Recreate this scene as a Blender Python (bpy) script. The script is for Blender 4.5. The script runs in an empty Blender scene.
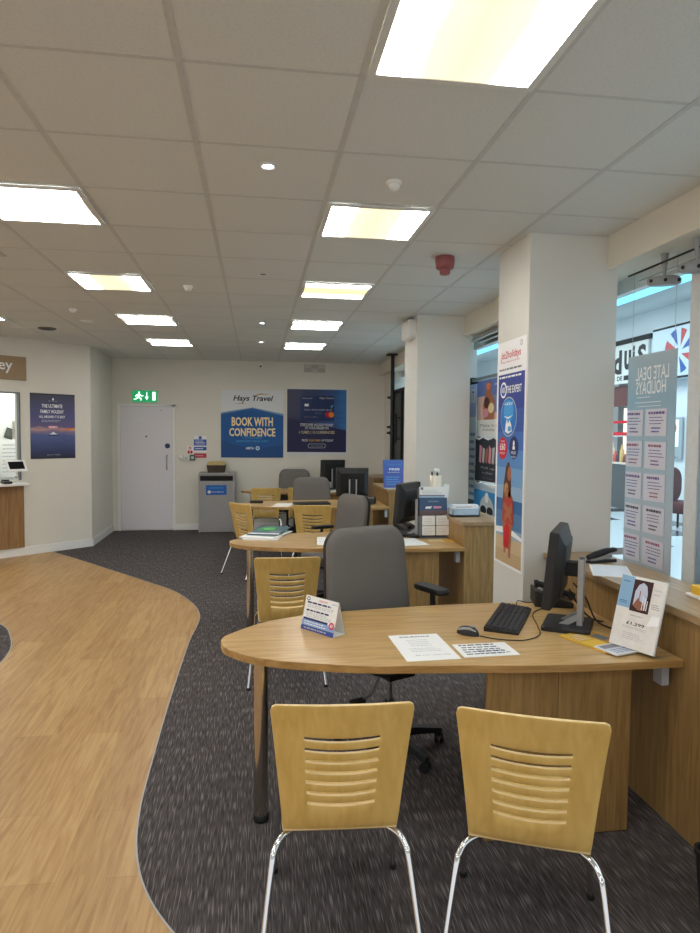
import bpy, math, random
from mathutils import Vector, Matrix
random.seed(7)
PI = math.pi
S = bpy.context.scene
COL = S.collection
HC, CE, YB = 1.653, 2.845, 11.23          # eye height, ceiling height, back wall
F, YAW, PIT, ROLL = 655.9, .1416, -.0513, .0086
DZ = .735                                   # desk top
UZ = .94                                    # storage unit top

# ---------------------------------------------------------------- measuring: a line of sight met with a known plane
def ray(px, py):
    u = (px-350)/F; v = (py-466.5)/F
    c, s = math.cos(ROLL), math.sin(ROLL); u, v = c*u+s*v, -s*u+c*v
    x, y, z = u, 1., -v
    c, s = math.cos(PIT), math.sin(PIT); y, z = c*y-s*z, s*y+c*z
    c, s = math.cos(YAW), math.sin(YAW); x, y = c*x+s*y, -s*x+c*y
    return x, y, z
def PZ(px, py, z):
    r = ray(px, py); t = (z-HC)/r[2]; return Vector((r[0]*t, r[1]*t, z))
def PY(px, py, y):
    r = ray(px, py); t = y/r[1]; return Vector((r[0]*t, y, HC+r[2]*t))
def PX(px, py, x):
    r = ray(px, py); t = x/r[0]; return Vector((x, r[1]*t, HC+r[2]*t))

# ---------------------------------------------------------------- materials
MATS = {}
def lin(c):
    return tuple(((v/255)/12.92 if v/255 <= .04045 else ((v/255+.055)/1.055)**2.4) for v in c)
def base(name):
    m = bpy.data.materials.new(name); m.use_nodes = True
    nt = m.node_tree; b = nt.nodes['Principled BSDF']
    return m, nt, b
def flat(name, rgb, rough=.5, metal=0., var=.04, scale=30., spec=.5):
    """plain surface with a faint procedural mottling"""
    if name in MATS: return MATS[name]
    m, nt, b = base(name); c = lin(rgb)
    n = nt.nodes.new('ShaderNodeTexNoise'); n.inputs['Scale'].default_value = scale
    tc = nt.nodes.new('ShaderNodeTexCoord'); nt.links.new(tc.outputs['Object'], n.inputs['Vector'])
    r = nt.nodes.new('ShaderNodeValToRGB')
    r.color_ramp.elements[0].color = (*[v*(1-var) for v in c], 1); r.color_ramp.elements[1].color = (*[min(1, v*(1+var)) for v in c], 1)
    r.color_ramp.elements[0].position = .3; r.color_ramp.elements[1].position = .7
    nt.links.new(n.outputs['Fac'], r.inputs['Fac']); nt.links.new(r.outputs['Color'], b.inputs['Base Color'])
    b.inputs['Roughness'].default_value = rough; b.inputs['Metallic'].default_value = metal
    b.inputs['Specular IOR Level'].default_value = spec
    MATS[name] = m; return m
def ink(name, rgb, rough=.5):
    if name in MATS: return MATS[name]
    m, nt, b = base(name); b.inputs['Base Color'].default_value = (*lin(rgb), 1); b.inputs['Roughness'].default_value = rough
    b.inputs['Specular IOR Level'].default_value = .3
    MATS[name] = m; return m
def wood(name, dark, light, axis='X', sc=1., rough=.35, stretch=14.):
    if name in MATS: return MATS[name]
    m, nt, b = base(name)
    tc = nt.nodes.new('ShaderNodeTexCoord'); mp = nt.nodes.new('ShaderNodeMapping')
    s = [stretch*sc]*3; s['XYZ'.index(axis)] = 1.1*sc; mp.inputs['Scale'].default_value = s
    nt.links.new(tc.outputs['Object'], mp.inputs['Vector'])
    n = nt.nodes.new('ShaderNodeTexNoise'); n.inputs['Scale'].default_value = 2.2; n.inputs['Detail'].default_value = 6; n.inputs['Distortion'].default_value = .6
    nt.links.new(mp.outputs['Vector'], n.inputs['Vector'])
    r = nt.nodes.new('ShaderNodeValToRGB'); e = r.color_ramp.elements
    e[0].position = .32; e[0].color = (*lin(dark), 1); e[1].position = .68; e[1].color = (*lin(light), 1)
    nt.links.new(n.outputs['Fac'], r.inputs['Fac']); nt.links.new(r.outputs['Color'], b.inputs['Base Color'])
    b.inputs['Roughness'].default_value = rough
    MATS[name] = m; return m
def grad(name, stops, axis=1, rough=.45, noise=.0):
    """colour bands along a generated axis (printed sheets)"""
    if name in MATS: return MATS[name]
    m, nt, b = base(name)
    tc = nt.nodes.new('ShaderNodeTexCoord'); sp = nt.nodes.new('ShaderNodeSeparateXYZ')
    nt.links.new(tc.outputs['Generated'], sp.inputs[0])
    src = sp.outputs[axis]
    if noise:
        n = nt.nodes.new('ShaderNodeTexNoise'); n.inputs['Scale'].default_value = 3.5
        mp = nt.nodes.new('ShaderNodeMapping'); mp.inputs['Scale'].default_value = (1, 4, 1)
        nt.links.new(tc.outputs['Generated'], mp.inputs['Vector']); nt.links.new(mp.outputs['Vector'], n.inputs['Vector'])
        ma = nt.nodes.new('ShaderNodeMath'); ma.operation = 'MULTIPLY_ADD'; ma.inputs[1].default_value = noise
        nt.links.new(n.outputs['Fac'], ma.inputs[0]); nt.links.new(src, ma.inputs[2]); 
        m2 = nt.nodes.new('ShaderNodeMath'); m2.operation = 'SUBTRACT'; m2.inputs[1].default_value = noise*.5
        nt.links.new(ma.outputs[0], m2.inputs[0]); src = m2.outputs[0]
    r = nt.nodes.new('ShaderNodeValToRGB'); els = r.color_ramp.elements
    while len(els) < len(stops): els.new(.5)
    for e, (p, c) in zip(els, stops): e.position = p; e.color = (*lin(c), 1)
    nt.links.new(src, r.inputs['Fac']); nt.links.new(r.outputs['Color'], b.inputs['Base Color'])
    b.inputs['Roughness'].default_value = rough
    MATS[name] = m; return m
def glow(name, rgb, strength):
    if name in MATS: return MATS[name]
    m, nt, b = base(name); b.inputs['Base Color'].default_value = (*lin(rgb), 1)
    b.inputs['Emission Color'].default_value = (*lin(rgb), 1); b.inputs['Emission Strength'].default_value = strength
    MATS[name] = m; return m
def diffuser(name, axis, mid_col, mid, edge):
    """prismatic panel: bright tubes at both sides, dimmer yellowed middle"""
    if name in MATS: return MATS[name]
    m, nt, b = base(name); b.inputs['Base Color'].default_value = (.8, .8, .78, 1)
    tc = nt.nodes.new('ShaderNodeTexCoord'); sp = nt.nodes.new('ShaderNodeSeparateXYZ'); nt.links.new(tc.outputs['Generated'], sp.inputs[0])
    r = nt.nodes.new('ShaderNodeValToRGB'); els = r.color_ramp.elements
    warm = lin(mid_col); wm = [v*mid for v in warm]; ed = [edge*v for v in (1, .985, .95)]
    sh_ = [(a*.35+b*.15) for a, b in zip(wm, ed)]; pts = [(.0, ed), (.13, ed), (.27, [v*1.25 for v in wm]), (.5, [v*.97 for v in wm]), (.73, [v*1.25 for v in wm]), (.87, ed)]
    while len(els) < len(pts): els.new(.5)
    mx = max(max(ed), max(wm))
    for e, (p, c) in zip(els, pts): e.position = p; e.color = (*[v/mx for v in c], 1)
    n = nt.nodes.new('ShaderNodeTexNoise'); n.inputs['Scale'].default_value = 2.; nt.links.new(tc.outputs['Generated'], n.inputs['Vector'])
    ma = nt.nodes.new('ShaderNodeMath'); ma.operation = 'MULTIPLY_ADD'; ma.inputs[1].default_value = .12; nt.links.new(n.outputs['Fac'], ma.inputs[0])
    nt.links.new(sp.outputs[axis], ma.inputs[2])
    m2 = nt.nodes.new('ShaderNodeMath'); m2.operation = 'SUBTRACT'; m2.inputs[1].default_value = .06; nt.links.new(ma.outputs[0], m2.inputs[0])
    nt.links.new(m2.outputs[0], r.inputs['Fac']); nt.links.new(r.outputs['Color'], b.inputs['Emission Color'])
    b.inputs['Emission Strength'].default_value = mx
    MATS[name] = m; return m

WALL = flat('wall_paint', (226, 222, 210), .75, var=.015, scale=3)
WHITE = flat('white_gloss', (238, 238, 234), .35, var=.01)
PILLAR = flat('pillar_paint', (222, 221, 213), .6, var=.015, scale=3)
BEAM = flat('beam_paint', (222, 216, 200), .7, var=.015, scale=3)
TEE = flat('tee_bar', (202, 204, 202), .5)
STEEL = flat('brushed_steel', (178, 174, 168), .28, 1.)
CHROME = flat('chrome', (225, 225, 225), .08, 1., var=.0)
BLACK = flat('black_plastic', (26, 26, 28), .42)
BLACKM = flat('black_matt', (18, 18, 20), .6)
KEYM = flat('key_plastic', (44, 44, 47), .5)
DARK = flat('dark_gap', (10, 10, 11), .8)
SCREEN = flat('screen_glass', (12, 13, 16), .15)
SILVER = flat('silver_plastic', (168, 168, 168), .35, .3)
PAPER = flat('paper', (240, 240, 238), .7, var=.01)
GREYF = flat('grey_fabric', (112, 109, 105), .95, var=.10, scale=400, spec=.2)
CABG = flat('grey_cabinet', (166, 165, 162), .45)
DOORW = flat('door_paint', (226, 222, 226), .45, var=.01)
OAK = wood('desk_oak', (178, 141, 86), (206, 171, 116), 'X', 1.6, .28)
OAKE = wood('desk_oak_edge', (156, 118, 66), (184, 146, 90), 'X', 1.6, .4)
OAKV = wood('unit_oak', (136, 105, 60), (166, 132, 82), 'Z', 1.7, .45)
OAKT = wood('unit_top_oak', (142, 115, 80), (172, 143, 106), 'Y', 1.6, .35)
BEECH = wood('beech_ply', (208, 170, 92), (224, 190, 114), 'Z', 1.2, .28, 10)
BEECHE = wood('beech_edge', (226, 198, 142), (240, 214, 160), 'X', 2., .4, 10)
OAKC = wood('counter_oak', (140, 104, 64), (166, 128, 84), 'Z', 1.4, .5)

def carpet_mat():
    m, nt, b = base('carpet')
    tc = nt.nodes.new('ShaderNodeTexCoord')
    def nz(sx, sy, det, sc=1.):
        mp = nt.nodes.new('ShaderNodeMapping'); mp.inputs['Scale'].default_value = (sx, sy, 1); nt.links.new(tc.outputs['Object'], mp.inputs['Vector'])
        n = nt.nodes.new('ShaderNodeTexNoise'); n.inputs['Scale'].default_value = sc; n.inputs['Detail'].default_value = det
        nt.links.new(mp.outputs['Vector'], n.inputs['Vector']); return n.outputs['Fac']
    def ramp(f, p0, c0, p1, c1):
        r = nt.nodes.new('ShaderNodeValToRGB'); e = r.color_ramp.elements
        e[0].position = p0; e[0].color = (*c0, 1); e[1].position = p1; e[1].color = (*c1, 1); nt.links.new(f, r.inputs['Fac']); return r.outputs['Color']
    a = ramp(nz(130, 14, 1.), .3, lin((62, 58, 58)), .72, lin((90, 85, 85)))
    fl = ramp(nz(210, 11, 0.), .56, (0, 0, 0), .76, (1, 1, 1))
    mx = nt.nodes.new('ShaderNodeMix'); mx.data_type = 'RGBA'; mx.blend_type = 'MIX'
    nt.links.new(fl, mx.inputs[0]); nt.links.new(a, mx.inputs[6]); mx.inputs[7].default_value = (*lin((126, 120, 118)), 1)
    nt.links.new(mx.outputs[2], b.inputs['Base Color']); b.inputs['Roughness'].default_value = .95; b.inputs['Specular IOR Level'].default_value = .15
    return m
def plank_mat():
    m, nt, b = base('oak_planks')
    tc = nt.nodes.new('ShaderNodeTexCoord')
    mp = nt.nodes.new('ShaderNodeMapping'); mp.inputs['Rotation'].default_value = (0, 0, PI/2); nt.links.new(tc.outputs['Object'], mp.inputs['Vector'])
    br = nt.nodes.new('ShaderNodeTexBrick'); br.inputs['Scale'].default_value = 1.; br.inputs['Brick Width'].default_value = 1.22; br.inputs['Row Height'].default_value = .182
    br.inputs['Mortar Size'].default_value = .0011; br.inputs['Mortar Smooth'].default_value = .2; br.offset = .37
    br.inputs['Color1'].default_value = (*lin((176, 139, 86)), 1); br.inputs['Color2'].default_value = (*lin((192, 156, 102)), 1); br.inputs['Mortar'].default_value = (*lin((158, 118, 72)), 1)
    nt.links.new(mp.outputs['Vector'], br.inputs['Vector'])
    m2 = nt.nodes.new('ShaderNodeMapping'); m2.inputs['Scale'].default_value = (22, 1.7, 1); nt.links.new(tc.outputs['Object'], m2.inputs['Vector'])
    n = nt.nodes.new('ShaderNodeTexNoise'); n.inputs['Scale'].default_value = 1.6; n.inputs['Detail'].default_value = 7; n.inputs['Distortion'].default_value = 1.2
    nt.links.new(m2.outputs['Vector'], n.inputs['Vector'])
    r = nt.nodes.new('ShaderNodeValToRGB'); e = r.color_ramp.elements
    e[0].position = .3; e[0].color = (*lin((222, 206, 186)), 1); e[1].position = .60; e[1].color = (1, 1, 1, 1); nt.links.new(n.outputs['Fac'], r.inputs['Fac'])
    mx = nt.nodes.new('ShaderNodeMix'); mx.data_type = 'RGBA'; mx.blend_type = 'MULTIPLY'; mx.inputs[0].default_value = 1.
    nt.links.new(br.outputs['Color'], mx.inputs[6]); nt.links.new(r.outputs['Color'], mx.inputs[7])
    nt.links.new(mx.outputs[2], b.inputs['Base Color']); b.inputs['Roughness'].default_value = .38
    return m
def ceil_mat():
    m, nt, b = base('ceiling_tile')
    tc = nt.nodes.new('ShaderNodeTexCoord'); n = nt.nodes.new('ShaderNodeTexNoise'); n.inputs['Scale'].default_value = 90; nt.links.new(tc.outputs['Object'], n.inputs['Vector'])
    r = nt.nodes.new('ShaderNodeValToRGB'); e = r.color_ramp.elements
    e[0].position = .3; e[0].color = (*lin((216, 219, 217)), 1); e[1].position = .6; e[1].color = (*lin((222, 225, 223)), 1)
    nt.links.new(n.outputs['Fac'], r.inputs['Fac']); nt.links.new(r.outputs['Color'], b.inputs['Base Color']); b.inputs['Roughness'].default_value = .9
    return m
def glass_mat():
    m = bpy.data.materials.new('shop_glass'); m.use_nodes = True; nt = m.node_tree; nt.nodes.clear()
    o = nt.nodes.new('ShaderNodeOutputMaterial'); mix = nt.nodes.new('ShaderNodeMixShader'); lw = nt.nodes.new('ShaderNodeLayerWeight'); lw.inputs[0].default_value = .5; pw = nt.nodes.new('ShaderNodeMath'); pw.operation = 'POWER'; pw.inputs[1].default_value = 4.; fr = nt.nodes.new('ShaderNodeMath'); fr.operation = 'MULTIPLY_ADD'; fr.inputs[1].default_value = .45; fr.inputs[2].default_value = .03; nt.links.new(lw.outputs['Facing'], pw.inputs[0]); nt.links.new(pw.outputs[0], fr.inputs[0])
    t = nt.nodes.new('ShaderNodeBsdfTransparent'); t.inputs[0].default_value = (.93, .97, .98, 1); g = nt.nodes.new('ShaderNodeBsdfGlossy'); g.inputs['Roughness'].default_value = .02
    n = nt.nodes.new('ShaderNodeTexNoise'); n.inputs['Scale'].default_value = 1.
    nt.links.new(fr.outputs[0], mix.inputs[0]); nt.links.new(t.outputs[0], mix.inputs[1]); nt.links.new(g.outputs[0], mix.inputs[2]); nt.links.new(mix.outputs[0], o.inputs[0])
    return m
def mall_floor_mat():
    m, nt, b = base('mall_tiles')
    tc = nt.nodes.new('ShaderNodeTexCoord'); mp = nt.nodes.new('ShaderNodeMapping'); mp.inputs['Rotation'].default_value = (0, 0, PI/4); mp.inputs['Scale'].default_value = (.75, .75, 1)
    nt.links.new(tc.outputs['Object'], mp.inputs['Vector'])
    ck = nt.nodes.new('ShaderNodeTexVoronoi'); ck.distance = 'MANHATTAN'; ck.inputs['Randomness'].default_value = .35; ck.inputs['Scale'].default_value = 1.; nt.links.new(mp.outputs['Vector'], ck.inputs['Vector'])
    r = nt.nodes.new('ShaderNodeValToRGB'); r.color_ramp.interpolation = 'CONSTANT'; e = r.color_ramp.elements
    e[0].position = 0.; e[0].color = (*lin((58, 62, 66)), 1); e[1].position = .46; e[1].color = (*lin((205, 222, 228)), 1)
    nt.links.new(ck.outputs['Distance'], r.inputs['Fac']); nt.links.new(r.outputs['Color'], b.inputs['Base Color']); b.inputs['Roughness'].default_value = .2
    return m
CARPET, PLANK, CEIL, GLASS, MALLF = carpet_mat(), plank_mat(), ceil_mat(), glass_mat(), mall_floor_mat()

# ---------------------------------------------------------------- mesh building
class MB:
    def __init__(self): self.v, self.f, self.mi, self.sm, self.mats = [], [], [], [], []
    def m(self, mat):
        if mat not in self.mats: self.mats.append(mat)
        return self.mats.index(mat)
    def add(self, vs, fs, mat, smooth=False, M=None):
        o = len(self.v); i = self.m(mat)
        self.v += [tuple(M @ Vector(p)) if M else tuple(p) for p in vs]
        for f in fs: self.f.append([o+k for k in f]); self.mi.append(i); self.sm.append(smooth)
        return self
    def box(self, a, b, mat, M=None):
        (x0, y0, z0), (x1, y1, z1) = a, b
        vs = [(x0,y0,z0),(x1,y0,z0),(x1,y1,z0),(x0,y1,z0),(x0,y0,z1),(x1,y0,z1),(x1,y1,z1),(x0,y1,z1)]
        return self.add(vs, [(0,3,2,1),(4,5,6,7),(0,1,5,4),(1,2,6,5),(2,3,7,6),(3,0,4,7)], mat, False, M)
    def rings(self, rs, mat, smooth=True, cap=True, M=None, closed=True):
        n = len(rs[0]); vs = [p for r in rs for p in r]; fs = []
        for k in range(len(rs)-1):
            for j in range(n if closed else n-1):
                a = k*n+j; b_ = k*n+(j+1) % n; fs.append((a, b_, b_+n, a+n))
        self.add(vs, fs, mat, smooth, M)
        if cap:
            o = len(rs)-1
            self.add(list(rs[0]), [tuple(range(n-1, -1, -1))], mat, False, M); self.add(list(rs[o]), [tuple(range(n))], mat, False, M)
        return self
    def prism(self, poly, z0, z1, mat, M=None, side=None):
        n = len(poly)
        self.add([(x, y, z0) for x, y in poly], [tuple(range(n-1, -1, -1))], mat, False, M)
        self.add([(x, y, z1) for x, y in poly], [tuple(range(n))], mat, False, M)
        vs = [(x, y, z0) for x, y in poly]+[(x, y, z1) for x, y in poly]
        return self.add(vs, [(j, (j+1) % n, (j+1) % n+n, j+n) for j in range(n)], side or mat, False, M)
    def cyl(self, c, r, z0, z1, mat, n=20, M=None, r1=None):
        r1 = r if r1 is None else r1
        ring = lambda rr, z: [(c[0]+rr*math.cos(2*PI*k/n), c[1]+rr*math.sin(2*PI*k/n), z) for k in range(n)]
        return self.rings([ring(r, z0), ring(r1, z1)], mat, True, True, M)
    def lathe(self, prof, mat, n=24, M=None):
        return self.rings([[(r*math.cos(2*PI*k/n), r*math.sin(2*PI*k/n), z) for k in range(n)] for r, z in prof], mat, True, True, M)
    def tube(self, path, r, mat, n=10, M=None):
        path = [Vector(p) for p in path]; rs = []
        t0 = (path[1]-path[0]).normalized(); up = Vector((0, 0, 1)) if abs(t0.z) < .9 else Vector((1, 0, 0))
        a = t0.cross(up).normalized()
        for k, p in enumerate(path):
            t = (path[min(k+1, len(path)-1)]-path[max(k-1, 0)]).normalized()
            a = (a-t*a.dot(t)).normalized(); b_ = t.cross(a)
            rr = r[k] if isinstance(r, (list, tuple)) else r
            rs.append([tuple(p+(a*math.cos(2*PI*j/n)+b_*math.sin(2*PI*j/n))*rr) for j in range(n)])
        return self.rings(rs, mat, True, True, M)
    def build(self, name, parent=None, bevel=0., seg=2, M=None):
        me = bpy.data.meshes.new(name); me.from_pydata(self.v, [], self.f)
        for mt in self.mats: me.materials.append(mt)
        me.polygons.foreach_set('material_index', self.mi); me.polygons.foreach_set('use_smooth', self.sm); me.update()
        o = bpy.data.objects.new(name, me); COL.objects.link(o)
        if M: o.matrix_world = M
        if parent: o.parent = parent
        if bevel:
            w = o.modifiers.new('edge', 'WELD'); w.merge_threshold = .0001
            md = o.modifiers.new('bevel', 'BEVEL'); md.width = bevel; md.segments = seg; md.limit_method = 'ANGLE'; md.angle_limit = .7
        return o
def spline(pts, n=8, closed=False):
    out = []; P = [Vector(p) for p in pts]; N = len(P)
    for i in range(N if closed else N-1):
        g = (lambda k: P[k % N]) if closed else (lambda k: P[max(0, min(N-1, k))])
        a, b, c, d = g(i-1), g(i), g(i+1), g(i+2)
        for k in range(n):
            t = k/n
            out.append(.5*((2*b)+(-a+c)*t+(2*a-5*b+4*c-d)*t*t+(-a+3*b-3*c+d)*t**3))
    if not closed: out.append(P[-1])
    return out
def rrect(w, h, r, n=6, cx=0., cy=0.):
    r = min(r, w/2-1e-4, h/2-1e-4); out = []
    for sx, sy, a0 in ((1, 1, 0), (-1, 1, PI/2), (-1, -1, PI), (1, -1, 1.5*PI)):
        for k in range(n+1):
            a = a0+PI/2*k/n; out.append((cx+sx*(w/2-r)+r*math.cos(a), cy+sy*(h/2-r)+r*math.sin(a)))
    return out
def tag(o, label=None, cat=None, group=None, kind=None):
    if label: o['label'] = label
    if cat: o['category'] = cat
    if group: o['group'] = group
    if kind: o['kind'] = kind
    return o
def empty(name, loc=(0, 0, 0), rz=0.):
    o = bpy.data.objects.new(name, None); COL.objects.link(o); o.empty_display_size = .1
    o.location = loc; o.rotation_euler = (0, 0, rz); return o
def struct(o): o['kind'] = 'structure'; return o
def dup(root, loc, rz=0.):
    def rec(o, par):
        c = o.copy(); COL.objects.link(c)
        if par: c.parent = par
        for ch in list(o.children): rec(ch, c)
        return c
    kids = list(root.children)
    r = root.copy(); COL.objects.link(r); r.location = loc; r.rotation_euler = (0, 0, rz)
    for ch in kids: rec(ch, r)
    return r
def text_geo(body, bold=.0, shear=0.):
    cu = bpy.data.curves.new('t', 'FONT'); cu.body = body; cu.size = 1.; cu.resolution_u = 2; cu.offset = bold; cu.shear = shear
    ob = bpy.data.objects.new('t', cu); COL.objects.link(ob)
    dg = bpy.context.evaluated_depsgraph_get(); me = bpy.data.meshes.new_from_object(ob.evaluated_get(dg))
    vs = [tuple(v.co) for v in me.vertices]; fs = [tuple(p.vertices) for p in me.polygons]
    bpy.data.objects.remove(ob); bpy.data.curves.remove(cu); bpy.data.meshes.remove(me)
    if not vs: return vs, fs, 0, 1, 0, 1
    xs = [v[0] for v in vs]; ys = [v[1] for v in vs]
    return vs, fs, min(xs), max(xs), min(ys), max(ys)
class Sheet:
    """a printed sheet: one mesh, its print inside the mesh; coordinates are fractions of width and height"""
    def __init__(s, w, h, mat, thick=.004, back=None):
        s.w, s.h, s.t = w, h, thick; s.mb = MB(); s.mb.box((0, 0, 0), (w, h, thick), mat); s.k = .0006
    def z(s, L): return s.t+s.k*L
    def poly(s, pts, mat, L=1):
        s.mb.add([(x*s.w, y*s.h, s.z(L)) for x, y in pts], [tuple(range(len(pts)))], mat); return s
    def rect(s, x0, y0, x1, y1, mat, L=1): return s.poly([(x0, y0), (x1, y0), (x1, y1), (x0, y1)], mat, L)
    def ell(s, cx, cy, rx, ry, mat, L=1, n=28): return s.poly([(cx+rx*math.cos(2*PI*k/n), cy+ry*math.sin(2*PI*k/n)) for k in range(n)], mat, L)
    def text(s, body, cx, cy, w, h, mat, L=3, bold=.0, shear=0., mirror=False):
        vs, fs, x0, x1, y0, y1 = text_geo(body, bold, shear)
        sx, sy = w*s.w/max(x1-x0, 1e-6), h*s.h/max(y1-y0, 1e-6); mm = -1 if mirror else 1
        s.mb.add([(cx*s.w+mm*(x-(x0+x1)/2)*sx, cy*s.h+(y-(y0+y1)/2)*sy, s.z(L)) for x, y, _ in vs], fs, mat); return s
    def lines(s, x0, x1, y0, y1, n, mat, L=2, fill=.5, seed=1, words=True):
        """rows of small print too fine to read"""
        rn = random.Random(seed); dy = (y1-y0)/n
        for k in range(n):
            y = y1-dy*(k+.5); x = x0+rn.random()*.04*(x1-x0); xe = x1-rn.random()*.25*(x1-x0)
            while x < xe:
                l = (.06+.1*rn.random())*(x1-x0) if words else xe-x
                s.rect(x, y-dy*fill/2, min(x+l, xe), y+dy*fill/2, mat, L); x += l+.025*(x1-x0)
        return s
    def build(s, name, origin, U, V, parent=None):
        U = Vector(U).normalized(); V = Vector(V); V = (V-U*V.dot(U)).normalized(); N = U.cross(V)
        M = Matrix(((U.x, V.x, N.x, origin[0]), (U.y, V.y, N.y, origin[1]), (U.z, V.z, N.z, origin[2]), (0, 0, 0, 1)))
        return s.mb.build(name, parent, M=M)

W_ = ink('ink_white', (246, 246, 246)); K_ = ink('ink_black', (20, 20, 22)); NAVY = ink('ink_navy', (34, 46, 104)); RED = ink('ink_red', (206, 28, 48))
GRY = ink('ink_grey', (120, 122, 126)); LGR = ink('ink_light_grey', (190, 192, 196)); BLU = ink('ink_blue', (30, 88, 172)); SKY = ink('ink_sky', (84, 168, 222)); YEL = ink('ink_yellow', (244, 186, 40))
CRM = ink('ink_cream', (246, 226, 176)); SKIN = ink('ink_skin', (176, 112, 80)); HAIR = ink('ink_hair', (92, 56, 36)); ORG = ink('ink_orange', (236, 128, 40)); PNK = ink('ink_pink', (226, 150, 170)); GRN = ink('ink_green', (52, 150, 74)); GOLD = ink('ink_gold', (196, 150, 84))

# ================================================================= the setting
mb = MB(); mb.box((-7, -3, -.1), (2.36, YB+.2, 0), CARPET); struct(mb.build('floor'))
edge = [(-2.753, 9.327), (-2.25, 8.72), (-1.724, 8.046), (-1.149, 7.307), (-.831, 6.867), (-.60, 6.35), (-.505, 5.95), (-.50, 5.6), (-.522, 5.2), (-.526, 4.076), (-.514, 3.228), (-.502, 2.883), (-.468, 2.602), (-.397, 2.363), (-.274, 2.142), (-.08, 1.9), (.2, 1.68), (.5, 1.5), (.8, 1.2), (.9, .8), (.9, -3)]
bd = [(p.x, p.y) for p in spline([(x, y, 0) for x, y in edge], 6)]
isl = [(p.x, p.y) for p in spline([(x, y, 0) for x, y in [(-2.153, 5.847), (-1.93, 5.45), (-1.81, 5.05), (-1.82, 4.65), (-2.05, 4.2), (-2.6, 4.0), (-3.2, 4.3), (-3.4, 5.1), (-3.1, 5.75), (-2.55, 6.02)]], 6, True)]
mb = MB(); mb.prism([(-6.9, -3), ][0:1]+[(-6.9, 5.6), (-4.4, 7.83)]+bd, 0., .004, PLANK); struct(mb.build('wood_floor'))
def strip(path, w, z, mat, name, closed=False):
    m_ = MB(); n = len(path); L, R = [], []
    for k in range(n):
        a = Vector((*path[(k-1) % n if closed else max(k-1, 0)], 0)); b = Vector((*path[(k+1) % n if closed else min(k+1, n-1)], 0)); t = (b-a).normalized(); q = Vector((-t.y, t.x, 0))*w/2
        L.append((path[k][0]+q.x, path[k][1]+q.y, z)); R.append((path[k][0]-q.x, path[k][1]-q.y, z))
    m_.add(L+R, [(k, (k+1) % n, (k+1) % n+n, k+n) for k in range(n if closed else n-1)], mat); return struct(m_.build(name))
strip(bd, .007, .0065, SILVER, 'trim_1')
mb = MB(); mb.prism(isl, .0, .0062, CARPET); struct(mb.build('carpet_island')); strip(isl, .007, .0085, SILVER, 'trim_2', True)

mb = MB(); mb.box((-7, -3, CE), (2.5, YB+.2, CE+.1), CEIL); struct(mb.build('ceiling'))
mb = MB(); X0, Y0, T = -.25, 2.229, .6
for k in range(-10, 5):
    x = X0+T*k
    if x < 2.08: mb.box((x-.012, -3, CE-.002), (x+.012, YB, CE-.0003), TEE)
for k in range(-8, 15):
    y = Y0+T*k; mb.box((-6.5, y-.008, CE-.0018), (2.09, y+.008, CE-.0003), TEE)
struct(mb.build('ceiling_grid'))

# back wall
mb = MB(); mb.box((-2.6, YB, 0), (2.6, YB+.15, CE), WALL); struct(mb.build('wall_back'))
mb = MB(); mb.box((-1.35, YB-.016, 0), (2.3, YB, .105), WHITE); struct(mb.build('baseboard_back', bevel=.004))
# left walls
O_ = Vector((-2.33, 9.75, 0)); D_ = Vector((-.7345, -.6786, 0)); N_ = Vector((.6786, -.7345, 0))
WM = Matrix(((D_.x, N_.x, 0, O_.x), (D_.y, N_.y, 0, O_.y), (0, 0, 1, 0), (0, 0, 0, 1)))      # local x along wall, -y into room
def lbox(m_, s0, s1, z0, z1, o0, o1, mat): m_.box((s0, o0, z0), (s1, o1, z1), mat)
mb = MB()
lbox(mb, 0, .995, 0, CE, -.12, 0, WALL); lbox(mb, .995, 2.5, 0, 1.0, -.12, 0, WALL); lbox(mb, .995, 2.5, 2.133, CE, -.12, 0, WALL); lbox(mb, 2.5, 6.2, 0, CE, -.12, 0, WALL)
struct(mb.build('wall_left', M=WM))
mb = MB(); mb.add([(-2.33, 9.75, 0), (-2.35, YB, 0), (-2.35, YB, CE), (-2.33, 9.75, CE), (-2.6, 9.85, 0), (-2.6, YB, 0), (-2.6, YB, CE), (-2.6, 9.85, CE)],
    [(0, 1, 2, 3), (4, 7, 6, 5), (0, 4, 5, 1), (3, 2, 6, 7), (0, 3, 7, 4), (1, 5, 6, 2)], WALL); struct(mb.build('wall_corner'))
mb = MB(); lbox(mb, -.012, 6.2, 0, .112, 0, .016, WHITE); struct(mb.build('baseboard_left', bevel=.004, M=WM))
mb = MB(); mb.add([(-2.316, 9.745, 0), (-2.335, YB-.016, 0), (-2.335, YB-.016, .112), (-2.316, 9.745, .112), (-2.334, 9.745, 0), (-2.351, YB-.016, 0), (-2.351, YB-.016, .112), (-2.334, 9.745, .112)],
    [(0, 1, 2, 3), (4, 7, 6, 5), (0, 4, 5, 1), (3, 2, 6, 7), (0, 3, 7, 4), (1, 5, 6, 2)], WHITE); struct(mb.build('baseboard_corner'))
# counter opening: frame, room behind
FRM = flat('window_frame_grey', (112, 116, 118), .5)
mb = MB(); lbox(mb, .98, .998, 1.0, 2.142, -.06, .008, FRM); lbox(mb, .98, 2.5, 2.124, 2.142, -.06, .008, FRM)
w1 = struct(mb.build('window_1', M=WM))
mb = MB(); mb.add([(.998, -.042, 1.0), (2.5, -.042, 1.0), (2.5, -.042, 2.124), (.998, -.042, 2.124)], [(0, 1, 2, 3)], GLASS); mb.build('pane', w1)
BOARD = flat('back_office_wall', (232, 235, 232), .6)
mb = MB(); lbox(mb, .3, 3, .0, CE, -.95, -.9, BOARD); lbox(mb, .25, .3, 0, CE, -.95, -.12, BOARD); struct(mb.build('wall_back_office', M=WM))
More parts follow.
